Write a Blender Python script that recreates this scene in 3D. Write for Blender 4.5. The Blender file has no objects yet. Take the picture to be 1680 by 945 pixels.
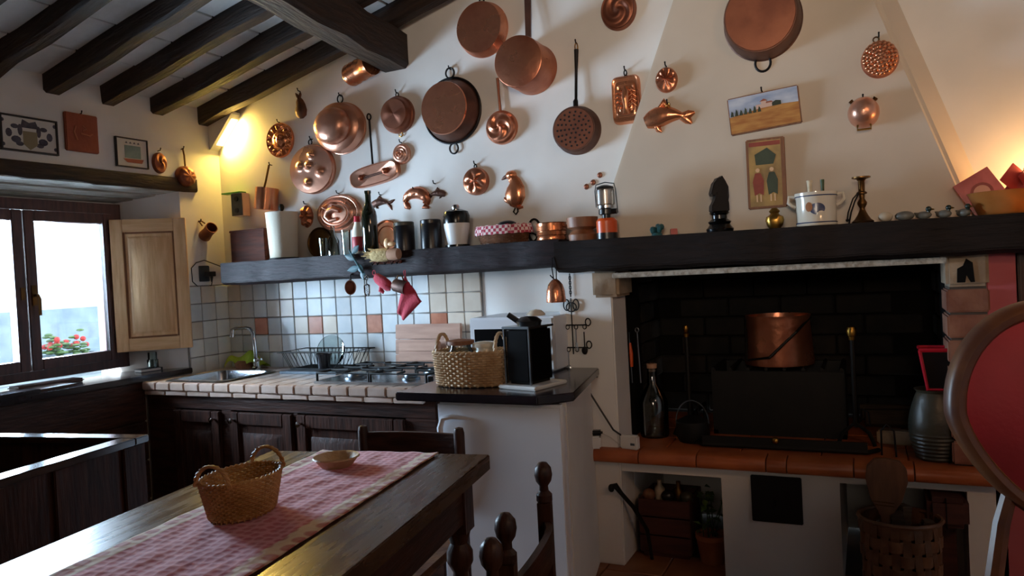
import bpy, bmesh, math, random
from mathutils import Vector, Matrix
random.seed(7)
R = math.radians
PI = math.pi
sc = bpy.context.scene
COL = sc.collection

# ------------------------------------------------------------------ camera
FPX = 1220.0
YAW, PITCH, ROLL, CZ = R(25.5), R(1.2), R(3.0), 1.31
fwd = Vector((-math.sin(YAW)*math.cos(PITCH), math.cos(YAW)*math.cos(PITCH), -math.sin(PITCH)))
r0 = Vector((math.cos(YAW), math.sin(YAW), 0))
u0 = r0.cross(fwd)
rgt = r0*math.cos(ROLL) - u0*math.sin(ROLL)
upv = rgt.cross(fwd)
CAM = Vector((0, 0, CZ))
cd = bpy.data.cameras.new('camera')
cd.sensor_width = 36
cd.lens = FPX*36/1680
cd.clip_start = .02
cam = bpy.data.objects.new('camera', cd)
COL.objects.link(cam)
m3 = Matrix((rgt, upv, -fwd)).transposed()
cam.matrix_world = Matrix.Translation(CAM) @ m3.to_4x4()
sc.camera = cam

def at(px, py, ax, val):
    """survey: the point of a real plane (x, y or z = val) that the photograph shows at px, py"""
    d = fwd + rgt*((px-840)/FPX) - upv*((py-472.5)/FPX)
    i = 'xyz'.index(ax)
    return CAM + d*((val-CAM[i])/d[i])

# ------------------------------------------------------------------ world, light, exposure
def lin(h):
    if isinstance(h, str):
        h = h.lstrip('#')
        c = [int(h[i:i+2], 16)/255 for i in (0, 2, 4)]
    else:
        c = h
    return [x/12.92 if x <= .04045 else ((x+.055)/1.055)**2.4 for x in c] + [1]

w = bpy.data.worlds.new('world')
sc.world = w
w.use_nodes = True
wn = w.node_tree
bg = wn.nodes['Background']
sky = wn.nodes.new('ShaderNodeTexSky')
sky.sky_type = 'HOSEK_WILKIE'
sky.turbidity = 4
sky.sun_direction = Vector((.5, -.55, .75)).normalized()
wmix = wn.nodes.new('ShaderNodeMix')
wmix.data_type = 'RGBA'
wmix.inputs[0].default_value = .6
wn.links.new(sky.outputs[0], wmix.inputs[6])
wmix.inputs[7].default_value = (.80, .92, 1.0, 1)
wn.links.new(wmix.outputs[2], bg.inputs[0])
bg.inputs[1].default_value = 8.0

def area(name, loc, target, sx, sy, power, col, spread=180):
    l = bpy.data.lights.new(name, 'AREA')
    l.shape = 'RECTANGLE'
    l.size, l.size_y, l.energy, l.color = sx, sy, power, col
    l.spread = R(spread)
    o = bpy.data.objects.new(name, l)
    COL.objects.link(o)
    o.location = loc
    o.rotation_euler = (Vector(target)-Vector(loc)).to_track_quat('-Z', 'Y').to_euler()
    return o
# daylight entering the kitchen window on the left wall
area('window_daylight', (-3.86, 2.10, 1.36), (-2.0, 2.35, 1.62), .95, .80, 260, (.66, .83, 1.0))
# added fill light behind the camera, narrowed to brighten the upper wall
area('added_upper_wall_fill', (.1, -1.4, 1.85), (-.55, 3.3, 2.75), .45, .45, 10, (1.0, .82, .64), 60)
# added warm fill light, out of frame, to warm the right side
area('added_warm_fill', (1.35, .2, 2.35), (.6, 2.2, 1.6), .3, .3, 18, (1.0, .55, .28))

vs = sc.view_settings
vs.view_transform = 'Standard'
vs.look = 'None'
vs.gamma = 1
vs.use_curve_mapping = False
vs.exposure = -0.36

# ------------------------------------------------------------------ materials
MATS = {}
def pm(name, c1, c2=None, scale=8, rough=.5, metal=0, bump=0, bscale=None, stretch=(1, 1, 1), detail=4,
       rnd=0, lo=.35, hi=.65, spec=.5, rough2=None, sheen=0, trans=0, coat=0):
    m = bpy.data.materials.new(name)
    MATS[name] = m
    m.use_nodes = True
    nt = m.node_tree
    N, L = nt.nodes, nt.links
    b = N['Principled BSDF']
    b.inputs['Roughness'].default_value = rough
    b.inputs['Metallic'].default_value = metal
    b.inputs['Specular IOR Level'].default_value = spec
    if sheen:
        b.inputs['Sheen Weight'].default_value = sheen
    if trans:
        b.inputs['Transmission Weight'].default_value = trans
    if coat:
        b.inputs['Coat Weight'].default_value = coat
    tc = N.new('ShaderNodeTexCoord')
    mp = N.new('ShaderNodeMapping')
    mp.inputs['Scale'].default_value = stretch
    L.new(tc.outputs['Object'], mp.inputs[0])
    vec = mp.outputs[0]
    if rnd:
        oi = N.new('ShaderNodeObjectInfo')
        va = N.new('ShaderNodeVectorMath')
        va.operation = 'MULTIPLY_ADD'
        va.inputs[1].default_value = (37, 23, 11)
        L.new(oi.outputs['Random'], va.inputs[0])
        L.new(vec, va.inputs[2])
        vec = va.outputs[0]
    n = N.new('ShaderNodeTexNoise')
    n.inputs['Scale'].default_value = scale
    n.inputs['Detail'].default_value = detail
    L.new(vec, n.inputs['Vector'])
    col = None
    if c2 is not None:
        mr = N.new('ShaderNodeMapRange')
        mr.inputs[1].default_value = lo
        mr.inputs[2].default_value = hi
        L.new(n.outputs['Fac'], mr.inputs[0])
        mx = N.new('ShaderNodeMix')
        mx.data_type = 'RGBA'
        mx.inputs[6].default_value = lin(c1)
        mx.inputs[7].default_value = lin(c2)
        L.new(mr.outputs[0], mx.inputs[0])
        col = mx.outputs[2]
        if rough2 is not None:
            rr = N.new('ShaderNodeMapRange')
            rr.inputs[3].default_value = rough
            rr.inputs[4].default_value = rough2
            L.new(mr.outputs[0], rr.inputs[0])
            L.new(rr.outputs[0], b.inputs['Roughness'])
    if rnd:
        hs = N.new('ShaderNodeHueSaturation')
        vr = N.new('ShaderNodeMapRange')
        vr.inputs[3].default_value = 1-rnd
        vr.inputs[4].default_value = 1+rnd
        L.new(oi.outputs['Random'], vr.inputs[0])
        L.new(vr.outputs[0], hs.inputs['Value'])
        if col:
            L.new(col, hs.inputs['Color'])
        else:
            hs.inputs['Color'].default_value = lin(c1)
        col = hs.outputs[0]
    if col:
        L.new(col, b.inputs['Base Color'])
    else:
        b.inputs['Base Color'].default_value = lin(c1)
    if bump:
        nb = N.new('ShaderNodeTexNoise')
        nb.inputs['Scale'].default_value = bscale or scale
        nb.inputs['Detail'].default_value = 5
        L.new(vec, nb.inputs['Vector'])
        bp = N.new('ShaderNodeBump')
        bp.inputs['Strength'].default_value = bump
        bp.inputs['Distance'].default_value = .01
        L.new(nb.outputs['Fac'], bp.inputs['Height'])
        L.new(bp.outputs[0], b.inputs['Normal'])
    return m

pm('plaster', '#dcd8d3', '#e6e2dd', 3, .85, bump=.25, bscale=9)
pm('plaster_hood', '#c6b8a7', '#cfc1b0', 3, .85, bump=.22, bscale=8)
pm('ceiling_tile', '#eeebe7', '#dedad5', 6, .85, bump=.35, bscale=16, rnd=.05)
pm('ceiling_bed', '#c8c3bc', None, 5, .9)
pm('beam', '#1d120c', '#3c2617', 5, .75, bump=.8, bscale=7, stretch=(1.2, 9, 9), lo=.3, hi=.75)
pm('purlin', '#2c1f17', '#4a3729', 5, .7, bump=.8, bscale=6, stretch=(9, 1.2, 9), lo=.3, hi=.75)
pm('shelf_wood', '#1a1215', '#2c2023', 5, .62, spec=.25, bump=.6, bscale=8, stretch=(1.5, 10, 10), lo=.3, hi=.7)
pm('mantel_wood', '#120c0b', '#221815', 5, .65, spec=.2, bump=.7, bscale=8, stretch=(1.2, 9, 9), lo=.3, hi=.75)
pm('dark_wood', '#2a1812', '#46291f', 6, .40, spec=.3, bump=.25, bscale=10, stretch=(9, 9, 1.2), rnd=.08)
pm('dark_wood_x', '#2a1812', '#46291f', 6, .40, spec=.3, bump=.25, bscale=10, stretch=(1.2, 9, 9), rnd=.08)
pm('dark_wood_y', '#2a1812', '#46291f', 6, .40, spec=.3, bump=.25, bscale=10, stretch=(9, 1.2, 9), rnd=.08)
pm('table_top', '#3e2a1d', '#523a28', 6, .22, bump=.05, bscale=10, stretch=(9, .9, 9), rough2=.34)
pm('pine', '#e6bd8e', '#d3a373', 5, .45, bump=.12, bscale=10, stretch=(9, 9, 1.0))
pm('pine_dark', '#8f5f38', '#7c4f2d', 6, .5)
pm('pine_x', '#e6bd8e', '#d3a373', 5, .45, bump=.12, bscale=10, stretch=(1.0, 9, 9))
pm('window_wood', '#3c201e', '#55302b', 6, .4, bump=.15, stretch=(8, 8, 1.2))
pm('whitewash', '#b9b3a8', '#8d8578', 7, .8, bump=.5, stretch=(9, 1, 9))
pm('sill', '#191419', '#241d22', 10, .16, bump=.03)
pm('polished_wood', '#2a1a14', '#3a241b', 6, .14, stretch=(9, 1.2, 9), spec=.8)
pm('copper', '#d58c6a', '#a8654c', 5, .25, .86, bump=.2, bscale=30, rnd=.10, rough2=.38)
pm('copper_bright', '#e39a72', '#cf8159', 6, .22, .85, bump=.1, bscale=24, rnd=.06, rough2=.3)
pm('copper_pink', '#dca68c', '#c98d74', 5, .27, .8, bump=.15, bscale=26, rnd=.06, rough2=.36)
pm('copper_dark', '#755042', '#523b33', 6, .42, .7, bump=.2, bscale=22, rough2=.55)
pm('copper_brown', '#a5684e', '#7c4a38', 6, .36, .75, bump=.1, bscale=20, rough2=.5)
pm('iron', '#1d1c1c', '#2c2828', 9, .5, .8, bump=.2)
pm('iron_black', '#080707', '#110e0d', 9, .6, 0, spec=.3, bump=.2)
pm('brass', '#b48a45', '#8a6428', 8, .28, 1, rough2=.4)
pm('brass_old', '#6d4e2c', '#4b331d', 8, .35, 1, rough2=.5)
pm('steel', '#c3c8cc', '#aab0b6', 10, .22, 1)
pm('steel_dull', '#7f8890', '#69717a', 10, .35, 1)
pm('chrome', '#d5dade', None, 8, .08, 1)
pm('tile_white', '#cfd4d6', '#dfe1df', 9, .22, bump=.12, bscale=14, rnd=.10)
pm('tile_cream', '#cdbfae', '#d8ccbc', 9, .25, bump=.12, bscale=14, rnd=.08)
pm('tile_rust', '#a8674c', '#bf7f62', 14, .3, bump=.15, rnd=.08)
pm('grout', '#8d8a86', '#7a7774', 20, .9)
pm('counter_tile', '#b8a79c', '#a28f84', 10, .3, bump=.15, rnd=.08)
pm('nosing_tile', '#b39684', '#c4ab9d', 12, .35, bump=.2, rnd=.1)
pm('terracotta', '#9c4f2b', '#b9663a', 7, .36, bump=.2, bscale=14, rnd=.08)
pm('floor_tile', '#7d4a30', '#93603f', 7, .45, bump=.2, bscale=14, rnd=.1)
pm('mortar', '#5a4c42', None, 8, .95)
pm('brick', '#7c4a38', '#9a6a53', 8, .9, bump=.6, bscale=20, rnd=.15)
pm('soot_brick', '#0d0907', '#1d150e', 8, .92, bump=.6, bscale=16, rnd=.25)
pm('soot', '#080706', '#100c0a', 6, .95, spec=.2, bump=.4)
pm('stone', '#a8937b', '#8c7863', 10, .9, bump=.7, bscale=20)
pm('red_glow_wall', '#c0656a', '#b5595e', 4, .8, bump=.2)  # red glow falling on the wall strip, put into its base colour
pm('white_enamel', '#e3e5ea', '#dcdfe5', 3, .3)
pm('white_plastic', '#d9d6d2', None, 3, .4)
pm('black_plastic', '#101012', '#17171a', 8, .3)
pm('black_gloss', '#060607', None, 8, .22, spec=.4)
pm('ebony', '#070607', None, 8, .45, spec=.25)
pm('black_ceramic', '#141318', '#1d1b21', 8, .3)
pm('wicker', '#b98a52', '#96652f', 16, .5, bump=.3, bscale=60)
pm('wicker_pale', '#c9aa85', '#ab8760', 16, .5, bump=.3, bscale=60)
pm('wicker_brown', '#7b5238', '#5b3826', 16, .5, bump=.3, bscale=60)
pm('splint', '#7a5238', '#5d3b27', 14, .45, bump=.3, bscale=40, rnd=.18)
pm('red_cloth', '#a82338', '#c03a4c', 14, .9, bump=.3, bscale=120, sheen=.3)
pm('red_velvet', '#8c0f26', '#a3152f', 5, .6, bump=.1, bscale=80, sheen=.6)
pm('chair_gilt', '#4c2a1a', '#6d4222', 8, .42, bump=.1)
pm('burlap', '#c6ad7c', '#a88d5c', 60, .9, bump=.6, bscale=90)
pm('cork', '#b98f74', '#a67b60', 30, .85, bump=.3)
pm('walnut', '#4a2316', '#63301d', 6, .6, spec=.12, bump=.2, stretch=(1.2, 9, 9))
pm('turned_wood', '#8a5a3c', '#74472d', 6, .5, bump=.15, stretch=(8, 8, 1.5))
pm('board_wood', '#b98e76', '#a0745e', 4, .6, bump=.15, stretch=(1, 8, 8), rnd=.1)
pm('paper', '#e4ddcb', '#dcd3bd', 5, .9, bump=.15, bscale=60)
pm('cream_cloth', '#dccfb6', '#cbbb9c', 40, .9, bump=.4, bscale=90)
pm('ceramic', '#d9d0c0', '#cfc5b3', 4, .18, coat=.4)
pm('earthenware', '#443d2e', '#2f3430', 5, .4, bump=.5, bscale=14)
pm('leaf', '#3d5a25', '#5d7a35', 12, .5)
pm('leaf_dark', '#24361b', '#3a5028', 12, .5)
pm('leaf_blue', '#2c4a50', '#3d626a', 12, .5)
pm('lime_cloth', '#a8bb35', '#8fa326', 12, .85, bump=.4, bscale=60)
pm('orange_paint', '#d8551c', '#c64a15', 8, .35)
pm('teal', '#1f4448', '#2b5b60', 20, .3)
pm('green_plastic', '#5aa83f', None, 8, .5)
pm('label_paper', '#e6e0d8', None, 8, .6)
pm('label_red', '#9c1722', None, 8, .5)
pm('frame_black', '#17110f', None, 8, .35)
pm('mat_paper', '#d8d2ca', '#cdc6bd', 6, .9)
pm('ink', '#46424c', '#5d5862', 40, .9)
pm('ink_tan', '#8f8266', None, 40, .9)
pm('plaque_clay', '#9c5138', '#8a4530', 8, .8, bump=.5, bscale=18)
pm('plaque_relief', '#b0694c', None, 8, .8)
pm('ship_sea', '#6b7e80', '#819394', 20, .9)
pm('paint_sky', '#8fa0c0', '#c2cad8', 9, .6, stretch=(1, 1, 3))
pm('paint_field', '#a4652b', '#c08a45', 14, .6, stretch=(1, 1, 5))
pm('paint_tree', '#33402a', '#1f2a1a', 20, .6)
pm('paint_house', '#d2b0a0', None, 8, .6)
pm('paint_roof', '#9a5540', None, 8, .6)
pm('icon_gold', '#b38f4d', '#86683a', 12, .5, bump=.2)
pm('icon_wood', '#6b3d22', '#84522f', 8, .5, stretch=(8, 8, 1.5))
pm('icon_red', '#7f2f24', '#97402f', 18, .6)
pm('icon_green', '#3a4632', '#2b3527', 18, .6)
pm('icon_skin', '#d9b48c', None, 8, .6)
pm('skin_print', '#c98b6c', None, 8, .6)
pm('rooster_blue', '#3b4a72', '#2b3452', 14, .25)
pm('rooster_brown', '#a06a48', None, 14, .25)
pm('shade_amber', '#d08c48', '#b8702f', 12, .6, bump=.3)
pm('magazine', '#9c2a26', '#c4564a', 9, .35)
pm('flower_red', '#c02a22', None, 9, .6)
pm('pot_clay', '#8f5033', '#a3623f', 9, .7)
pm('outside_wall', '#ece9e2', '#dedbd4', 5, .9, bump=.4)
pm('outside_stone', '#8f9ba3', '#7a868e', 5, .9, bump=.5)
pm('glass_bead', '#5a6c70', None, 9, .15)
pm('duck_body', '#4d4a43', '#77746b', 22, .4)
pm('duck_head', '#16241f', None, 9, .3)
pm('pebble', '#c6b79f', '#b2a189', 16, .6)
pm('log', '#3a2a1e', '#4f3b2a', 9, .9, bump=.7, stretch=(1, 6, 6))
pm('wood_paddle', '#5b3723', '#6f472e', 6, .5, stretch=(8, 8, 1.5))
pm('cable', '#141214', None, 8, .5)
pm('cable_white', '#c9c4bc', None, 8, .5)
pm('red_plastic', '#b3162a', None, 8, .3)
pm('crate', '#3d1c17', '#4f2820', 6, .6, stretch=(1.2, 9, 9))
pm('bottle_green', '#10140c', '#181d12', 9, .08, coat=.6)

def emis(name, col, s):
    m = bpy.data.materials.new(name); MATS[name] = m
    m.use_nodes = True
    b = m.node_tree.nodes['Principled BSDF']
    b.inputs['Base Color'].default_value = lin(col)
    b.inputs['Emission Color'].default_value = lin(col)
    b.inputs['Emission Strength'].default_value = s
emis('diffuser', '#ffe08a', 9)
emis('bulb', '#ffb45a', 30)

def glassm(name, tint, refl=.12, rough=.02):
    m = bpy.data.materials.new(name); MATS[name] = m
    m.use_nodes = True
    nt = m.node_tree
    N, L = nt.nodes, nt.links
    N.remove(N['Principled BSDF'])
    t = N.new('ShaderNodeBsdfTransparent'); t.inputs[0].default_value = lin(tint)
    g = N.new('ShaderNodeBsdfGlossy'); g.inputs['Roughness'].default_value = rough
    f = N.new('ShaderNodeFresnel'); f.inputs[0].default_value = 1.45
    a = N.new('ShaderNodeMath'); a.operation = 'ADD'; a.inputs[1].default_value = refl; a.use_clamp = True
    mx = N.new('ShaderNodeMixShader')
    L.new(f.outputs[0], a.inputs[0]); L.new(a.outputs[0], mx.inputs[0])
    L.new(t.outputs[0], mx.inputs[1]); L.new(g.outputs[0], mx.inputs[2])
    L.new(mx.outputs[0], N['Material Output'].inputs[0])
glassm('pane', '#f6fbff', .02)
glassm('clear_glass', '#e6ecea', .03)
glassm('frost_glass', '#cfc3b6', .22, .25)
pm('amber_glass', '#d79a55', '#c07f3a', 9, .35, trans=.55, bump=.2)

def runner_mat():
    m = bpy.data.materials.new('runner'); MATS['runner'] = m
    m.use_nodes = True
    nt = m.node_tree
    N, L = nt.nodes, nt.links
    b = N['Principled BSDF']
    b.inputs['Roughness'].default_value = .9
    b.inputs['Sheen Weight'].default_value = .3
    tc = N.new('ShaderNodeTexCoord')
    sp = N.new('ShaderNodeSeparateXYZ')
    L.new(tc.outputs['Object'], sp.inputs[0])
    vo = N.new('ShaderNodeTexVoronoi'); vo.inputs['Scale'].default_value = 42
    vo.inputs['Randomness'].default_value = .35
    L.new(tc.outputs['Object'], vo.inputs['Vector'])
    mr = N.new('ShaderNodeMapRange'); mr.inputs[1].default_value = .28; mr.inputs[2].default_value = .52
    L.new(vo.outputs['Distance'], mr.inputs[0])
    red = N.new('ShaderNodeMix'); red.data_type = 'RGBA'
    red.inputs[6].default_value = lin('#ad2c42'); red.inputs[7].default_value = lin('#cc7580')
    L.new(mr.outputs[0], red.inputs[0])
    # border: |x| beyond .135 is the beige band with rose motifs
    ab = N.new('ShaderNodeMath'); ab.operation = 'ABSOLUTE'; L.new(sp.outputs[0], ab.inputs[0])
    gt = N.new('ShaderNodeMath'); gt.operation = 'GREATER_THAN'; gt.inputs[1].default_value = .148
    L.new(ab.outputs[0], gt.inputs[0])
    v2 = N.new('ShaderNodeTexVoronoi'); v2.inputs['Scale'].default_value = 22
    v2.inputs['Randomness'].default_value = .2
    L.new(tc.outputs['Object'], v2.inputs['Vector'])
    m2 = N.new('ShaderNodeMapRange'); m2.inputs[1].default_value = .30; m2.inputs[2].default_value = .42
    L.new(v2.outputs['Distance'], m2.inputs[0])
    bd = N.new('ShaderNodeMix'); bd.data_type = 'RGBA'
    bd.inputs[6].default_value = lin('#a8584f'); bd.inputs[7].default_value = lin('#c9a98e')
    L.new(m2.outputs[0], bd.inputs[0])
    mx = N.new('ShaderNodeMix'); mx.data_type = 'RGBA'
    L.new(gt.outputs[0], mx.inputs[0]); L.new(red.outputs[2], mx.inputs[6]); L.new(bd.outputs[2], mx.inputs[7])
    L.new(mx.outputs[2], b.inputs['Base Color'])
    bp = N.new('ShaderNodeBump'); bp.inputs['Strength'].default_value = .5; bp.inputs['Distance'].default_value = .004
    L.new(vo.outputs['Distance'], bp.inputs['Height']); L.new(bp.outputs[0], b.inputs['Normal'])
runner_mat()

def gingham_mat():
    m = bpy.data.materials.new('gingham'); MATS['gingham'] = m
    m.use_nodes = True
    nt = m.node_tree
    N, L = nt.nodes, nt.links
    b = N['Principled BSDF']; b.inputs['Roughness'].default_value = .9
    tc = N.new('ShaderNodeTexCoord')
    ck = N.new('ShaderNodeTexChecker'); ck.inputs['Scale'].default_value = 70
    ck.inputs['Color1'].default_value = lin('#a83a4c'); ck.inputs['Color2'].default_value = lin('#dcc4c0')
    L.new(tc.outputs['Object'], ck.inputs['Vector']); L.new(ck.outputs[0], b.inputs['Base Color'])
gingham_mat()

# ------------------------------------------------------------------ mesh helpers
I4 = Matrix.Identity(4)
class MB:
    def __init__(s): s.v, s.f, s.M = [], [], I4.copy()
    def add(s, vs, fs):
        o = len(s.v)
        s.v += [tuple(s.M @ Vector(p)) for p in vs]
        s.f += [tuple(i+o for i in f) for f in fs]
        return s
    def box(s, x0, x1, y0, y1, z0, z1):
        return s.add([(x, y, z) for z in (z0, z1) for y in (y0, y1) for x in (x0, x1)],
                     [(0, 2, 3, 1), (4, 5, 7, 6), (0, 1, 5, 4), (2, 6, 7, 3), (0, 4, 6, 2), (1, 3, 7, 5)])
    def hexa(s, b, t):
        """8 corners: bottom ring of four, top ring of four (counter-clockwise from above)"""
        return s.add(list(b)+list(t), [(3, 2, 1, 0), (4, 5, 6, 7)] + [(i, (i+1) % 4, 4+(i+1) % 4, 4+i) for i in range(4)])
    def poly(s, pts, z0, z1):
        """outline in x, y (counter-clockwise) extruded in z"""
        n = len(pts)
        return s.add([(x, y, z0) for x, y in pts]+[(x, y, z1) for x, y in pts],
                     [tuple(range(n-1, -1, -1)), tuple(range(n, 2*n))]+[(i, (i+1) % n, n+(i+1) % n, n+i) for i in range(n)])
    def face(s, pts, y0, y1):
        """outline in x, z (counter-clockwise seen from the room) extruded from y0 (front) to y1 (back)"""
        n = len(pts)
        return s.add([(x, y0, z) for x, z in pts]+[(x, y1, z) for x, z in pts],
                     [tuple(range(n)), tuple(range(2*n-1, n-1, -1))]+[((i+1) % n, i, n+i, n+(i+1) % n) for i in range(n)])
    def lathe(s, prof, n=24, c=(0, 0, 0), sx=1, sy=1, rf=None):
        vs, fs = [], []
        k = len(prof)
        for i in range(n):
            a = 2*PI*i/n
            q = rf(a) if rf else 1
            for r, z in prof:
                vs.append((c[0]+r*q*sx*math.cos(a), c[1]+r*q*sy*math.sin(a), c[2]+z))
        for i in range(n):
            j = (i+1) % n
            for p in range(k-1):
                fs.append((i*k+p, j*k+p, j*k+p+1, i*k+p+1))
        if prof[0][0] > 1e-6: fs.append(tuple(i*k for i in range(n))[::-1])
        if prof[-1][0] > 1e-6: fs.append(tuple(i*k+k-1 for i in range(n)))
        return s.add(vs, fs)
    def tube(s, pts, r, n=6, closed=False):
        pts = [Vector(p) for p in pts]
        k = len(pts)
        vs, fs = [], []
        prev = None
        for i, p in enumerate(pts):
            a = pts[(i-1) % k] if (closed or i > 0) else p
            b = pts[(i+1) % k] if (closed or i < k-1) else p
            t = (b-a)
            t = t.normalized() if t.length > 1e-9 else Vector((0, 0, 1))
            if prev is None:
                e = Vector((0, 0, 1)) if abs(t.z) < .9 else Vector((1, 0, 0))
                u = t.cross(e).normalized()
            else:
                u = (prev - t*prev.dot(t))
                u = u.normalized() if u.length > 1e-6 else t.orthogonal().normalized()
            prev = u
            w_ = t.cross(u)
            rr = r[i] if isinstance(r, (list, tuple)) else r
            for j in range(n):
                g = 2*PI*j/n
                vs.append(p+u*(rr*math.cos(g))+w_*(rr*math.sin(g)))
        for i in range(k if closed else k-1):
            i2 = (i+1) % k
            for j in range(n):
                j2 = (j+1) % n
                fs.append((i*n+j, i*n+j2, i2*n+j2, i2*n+j))
        if not closed:
            fs.append(tuple(range(n))[::-1])
            fs.append(tuple((k-1)*n+j for j in range(n)))
        return s.add(vs, fs)
    def ring(s, c, rx, rz, r, plane='xz', n=20, m=6, a0=0, a1=2*PI):
        full = abs(a1-a0-2*PI) < 1e-6
        q = n if full else n+1
        pts = []
        for i in range(q):
            a = a0+(a1-a0)*i/n
            ca, sa = rx*math.cos(a), rz*math.sin(a)
            pts.append((c[0]+ca, c[1], c[2]+sa) if plane == 'xz' else (c[0]+ca, c[1]+sa, c[2]) if plane == 'xy' else (c[0], c[1]+ca, c[2]+sa))
        return s.tube(pts, r, m, full)
    def sph(s, c, r, n=16, m=10):
        if not isinstance(r, (tuple, list)): r = (r, r, r)
        vs = [(c[0], c[1], c[2]-r[2])]
        for i in range(1, m):
            a = -PI/2+PI*i/m
            for j in range(n):
                g = 2*PI*j/n
                vs.append((c[0]+r[0]*math.cos(a)*math.cos(g), c[1]+r[1]*math.cos(a)*math.sin(g), c[2]+r[2]*math.sin(a)))
        vs.append((c[0], c[1], c[2]+r[2]))
        fs = [(0, 1+(j+1) % n, 1+j) for j in range(n)]
        for i in range(m-2):
            for j in range(n):
                fs.append((1+i*n+j, 1+i*n+(j+1) % n, 1+(i+1)*n+(j+1) % n, 1+(i+1)*n+j))
        t = len(vs)-1
        b = 1+(m-2)*n
        fs += [(b+j, b+(j+1) % n, t) for j in range(n)]
        return s.add(vs, fs)
    def dome(s, rx, rz, prof, na=48, nr=0, hf=None, rf=None, c=(0, 0, 0)):
        """wall-hung dish: prof = (radius fraction, distance from the wall) from rim to centre; hf(t, a) adds relief"""
        if nr:
            out = []
            for (t0, h0), (t1, h1) in zip(prof, prof[1:]):
                k = max(1, round(nr*abs(t1-t0)))
                out += [(t0+(t1-t0)*i/k, h0+(h1-h0)*i/k) for i in range(k)]
            prof = out+[prof[-1]]
        vs, fs = [], []
        k = len(prof)
        for t, h in prof:
            for i in range(na):
                a = 2*PI*i/na
                q = t*(rf(a) if rf else 1)
                hh = h+(hf(t, a) if hf else 0)
                vs.append((c[0]+rx*q*math.cos(a), c[1]-hh, c[2]+rz*q*math.sin(a)))
        for p in range(k-1):
            for i in range(na):
                j = (i+1) % na
                fs.append((p*na+i, p*na+j, (p+1)*na+j, (p+1)*na+i))
        fs.append(tuple(range(na))[::-1])
        if prof[-1][0] > 1e-4: fs.append(tuple((k-1)*na+i for i in range(na)))
        return s.add(vs, fs)
    def loft(s, sp, ws, ds, m=8, rel=None, y=0.0):
        """relief on a wall: spine points (x, z), half widths, heights; dome-shaped cross-section"""
        n = len(sp)
        vs, fs = [], []
        for i in range(n):
            a, b = sp[max(i-1, 0)], sp[min(i+1, n-1)]
            tx, tz = b[0]-a[0], b[1]-a[1]
            l = math.hypot(tx, tz) or 1
            nx, nz = -tz/l, tx/l
            for j in range(m+1):
                t = -1+2*j/m
                h = ds[i]*math.sqrt(max(0, 1-t*t))
                if rel: h += rel(i/(n-1), t)*(1-t*t)
                vs.append((sp[i][0]+nx*ws[i]*t, y-h, sp[i][1]+nz*ws[i]*t))
        for i in range(n-1):
            for j in range(m):
                fs.append((i*(m+1)+j, (i+1)*(m+1)+j, (i+1)*(m+1)+j+1, i*(m+1)+j+1))
            fs.append((i*(m+1)+m, (i+1)*(m+1)+m, (i+1)*(m+1), i*(m+1)))
        fs.append(tuple(range(m+1)))
        fs.append(tuple((n-1)*(m+1)+j for j in range(m, -1, -1)))
        return s.add(vs, fs)
    def grid(s, fn, nu, nv):
        vs = [fn(i/nu, j/nv) for i in range(nu+1) for j in range(nv+1)]
        fs = [(i*(nv+1)+j, (i+1)*(nv+1)+j, (i+1)*(nv+1)+j+1, i*(nv+1)+j+1) for i in range(nu) for j in range(nv)]
        return s.add(vs, fs)
    def mesh(s, name, bevel=0, seg=2):
        me = bpy.data.meshes.new(name)
        me.from_pydata(s.v, [], s.f)
        bm = bmesh.new()
        bm.from_mesh(me)
        bmesh.ops.recalc_face_normals(bm, faces=bm.faces)
        if bevel:
            es = [e for e in bm.edges if len(e.link_faces) == 2 and e.calc_face_angle(0) > .6]
            bmesh.ops.bevel(bm, geom=es, offset=bevel, segments=seg, affect='EDGES', clamp_overlap=True)
        bm.to_mesh(me)
        bm.free()
        me.shade_smooth()
        me.set_sharp_from_angle(angle=R(38))
        return me

def link(name, me, mat, parent=None, loc=None, rot=None):
    o = bpy.data.objects.new(name, me)
    COL.objects.link(o)
    if mat and not me.materials:
        me.materials.append(MATS[mat])
    if parent: o.parent = parent
    if loc is not None: o.location = loc
    if rot is not None: o.rotation_euler = rot
    return o
def part(name, mb, mat, parent, bevel=0, label=None, seg=2):
    o = link(name, mb.mesh(name, bevel, seg), mat, parent)
    if label: o['label'] = label
    return o
def tag(o, label, cat, group=None):
    o['label'] = label
    o['category'] = cat
    if group: o['group'] = group
    return o
def thing(name, label, cat, loc=(0, 0, 0), rz=0, group=None, rot=None):
    o = bpy.data.objects.new(name, None)
    COL.objects.link(o)
    o.empty_display_size = .05
    o.location = loc
    o.rotation_euler = rot or (0, 0, rz)
    return tag(o, label, cat, group)
def one(name, mb, mat, label, cat, loc=(0, 0, 0), rz=0, group=None, bevel=0, rot=None):
    o = link(name, mb.mesh(name, bevel), mat, None, loc, rot or (0, 0, rz))
    return tag(o, label, cat, group)
def struct(name, mb, mat, bevel=0, parent=None, loc=None):
    o = link(name, mb.mesh(name, bevel), mat, parent, loc)
    if parent is None: o['kind'] = 'structure'
    return o
def sempty(name):
    o = bpy.data.objects.new(name, None)
    COL.objects.link(o)
    o['kind'] = 'structure'
    return o
def TR(x=0, y=0, z=0, rx=0, ry=0, rz=0):
    return Matrix.Translation((x, y, z)) @ Matrix.Rotation(rz, 4, 'Z') @ Matrix.Rotation(ry, 4, 'Y') @ Matrix.Rotation(rx, 4, 'X')

# ------------------------------------------------------------------ the room (metres; y grows towards the copper wall)
WY, XL, XR, YF = 3.30, -3.47, 2.2, -2.5
def ceil_z(x): return 2.365 + .235*(x-XL)

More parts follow.
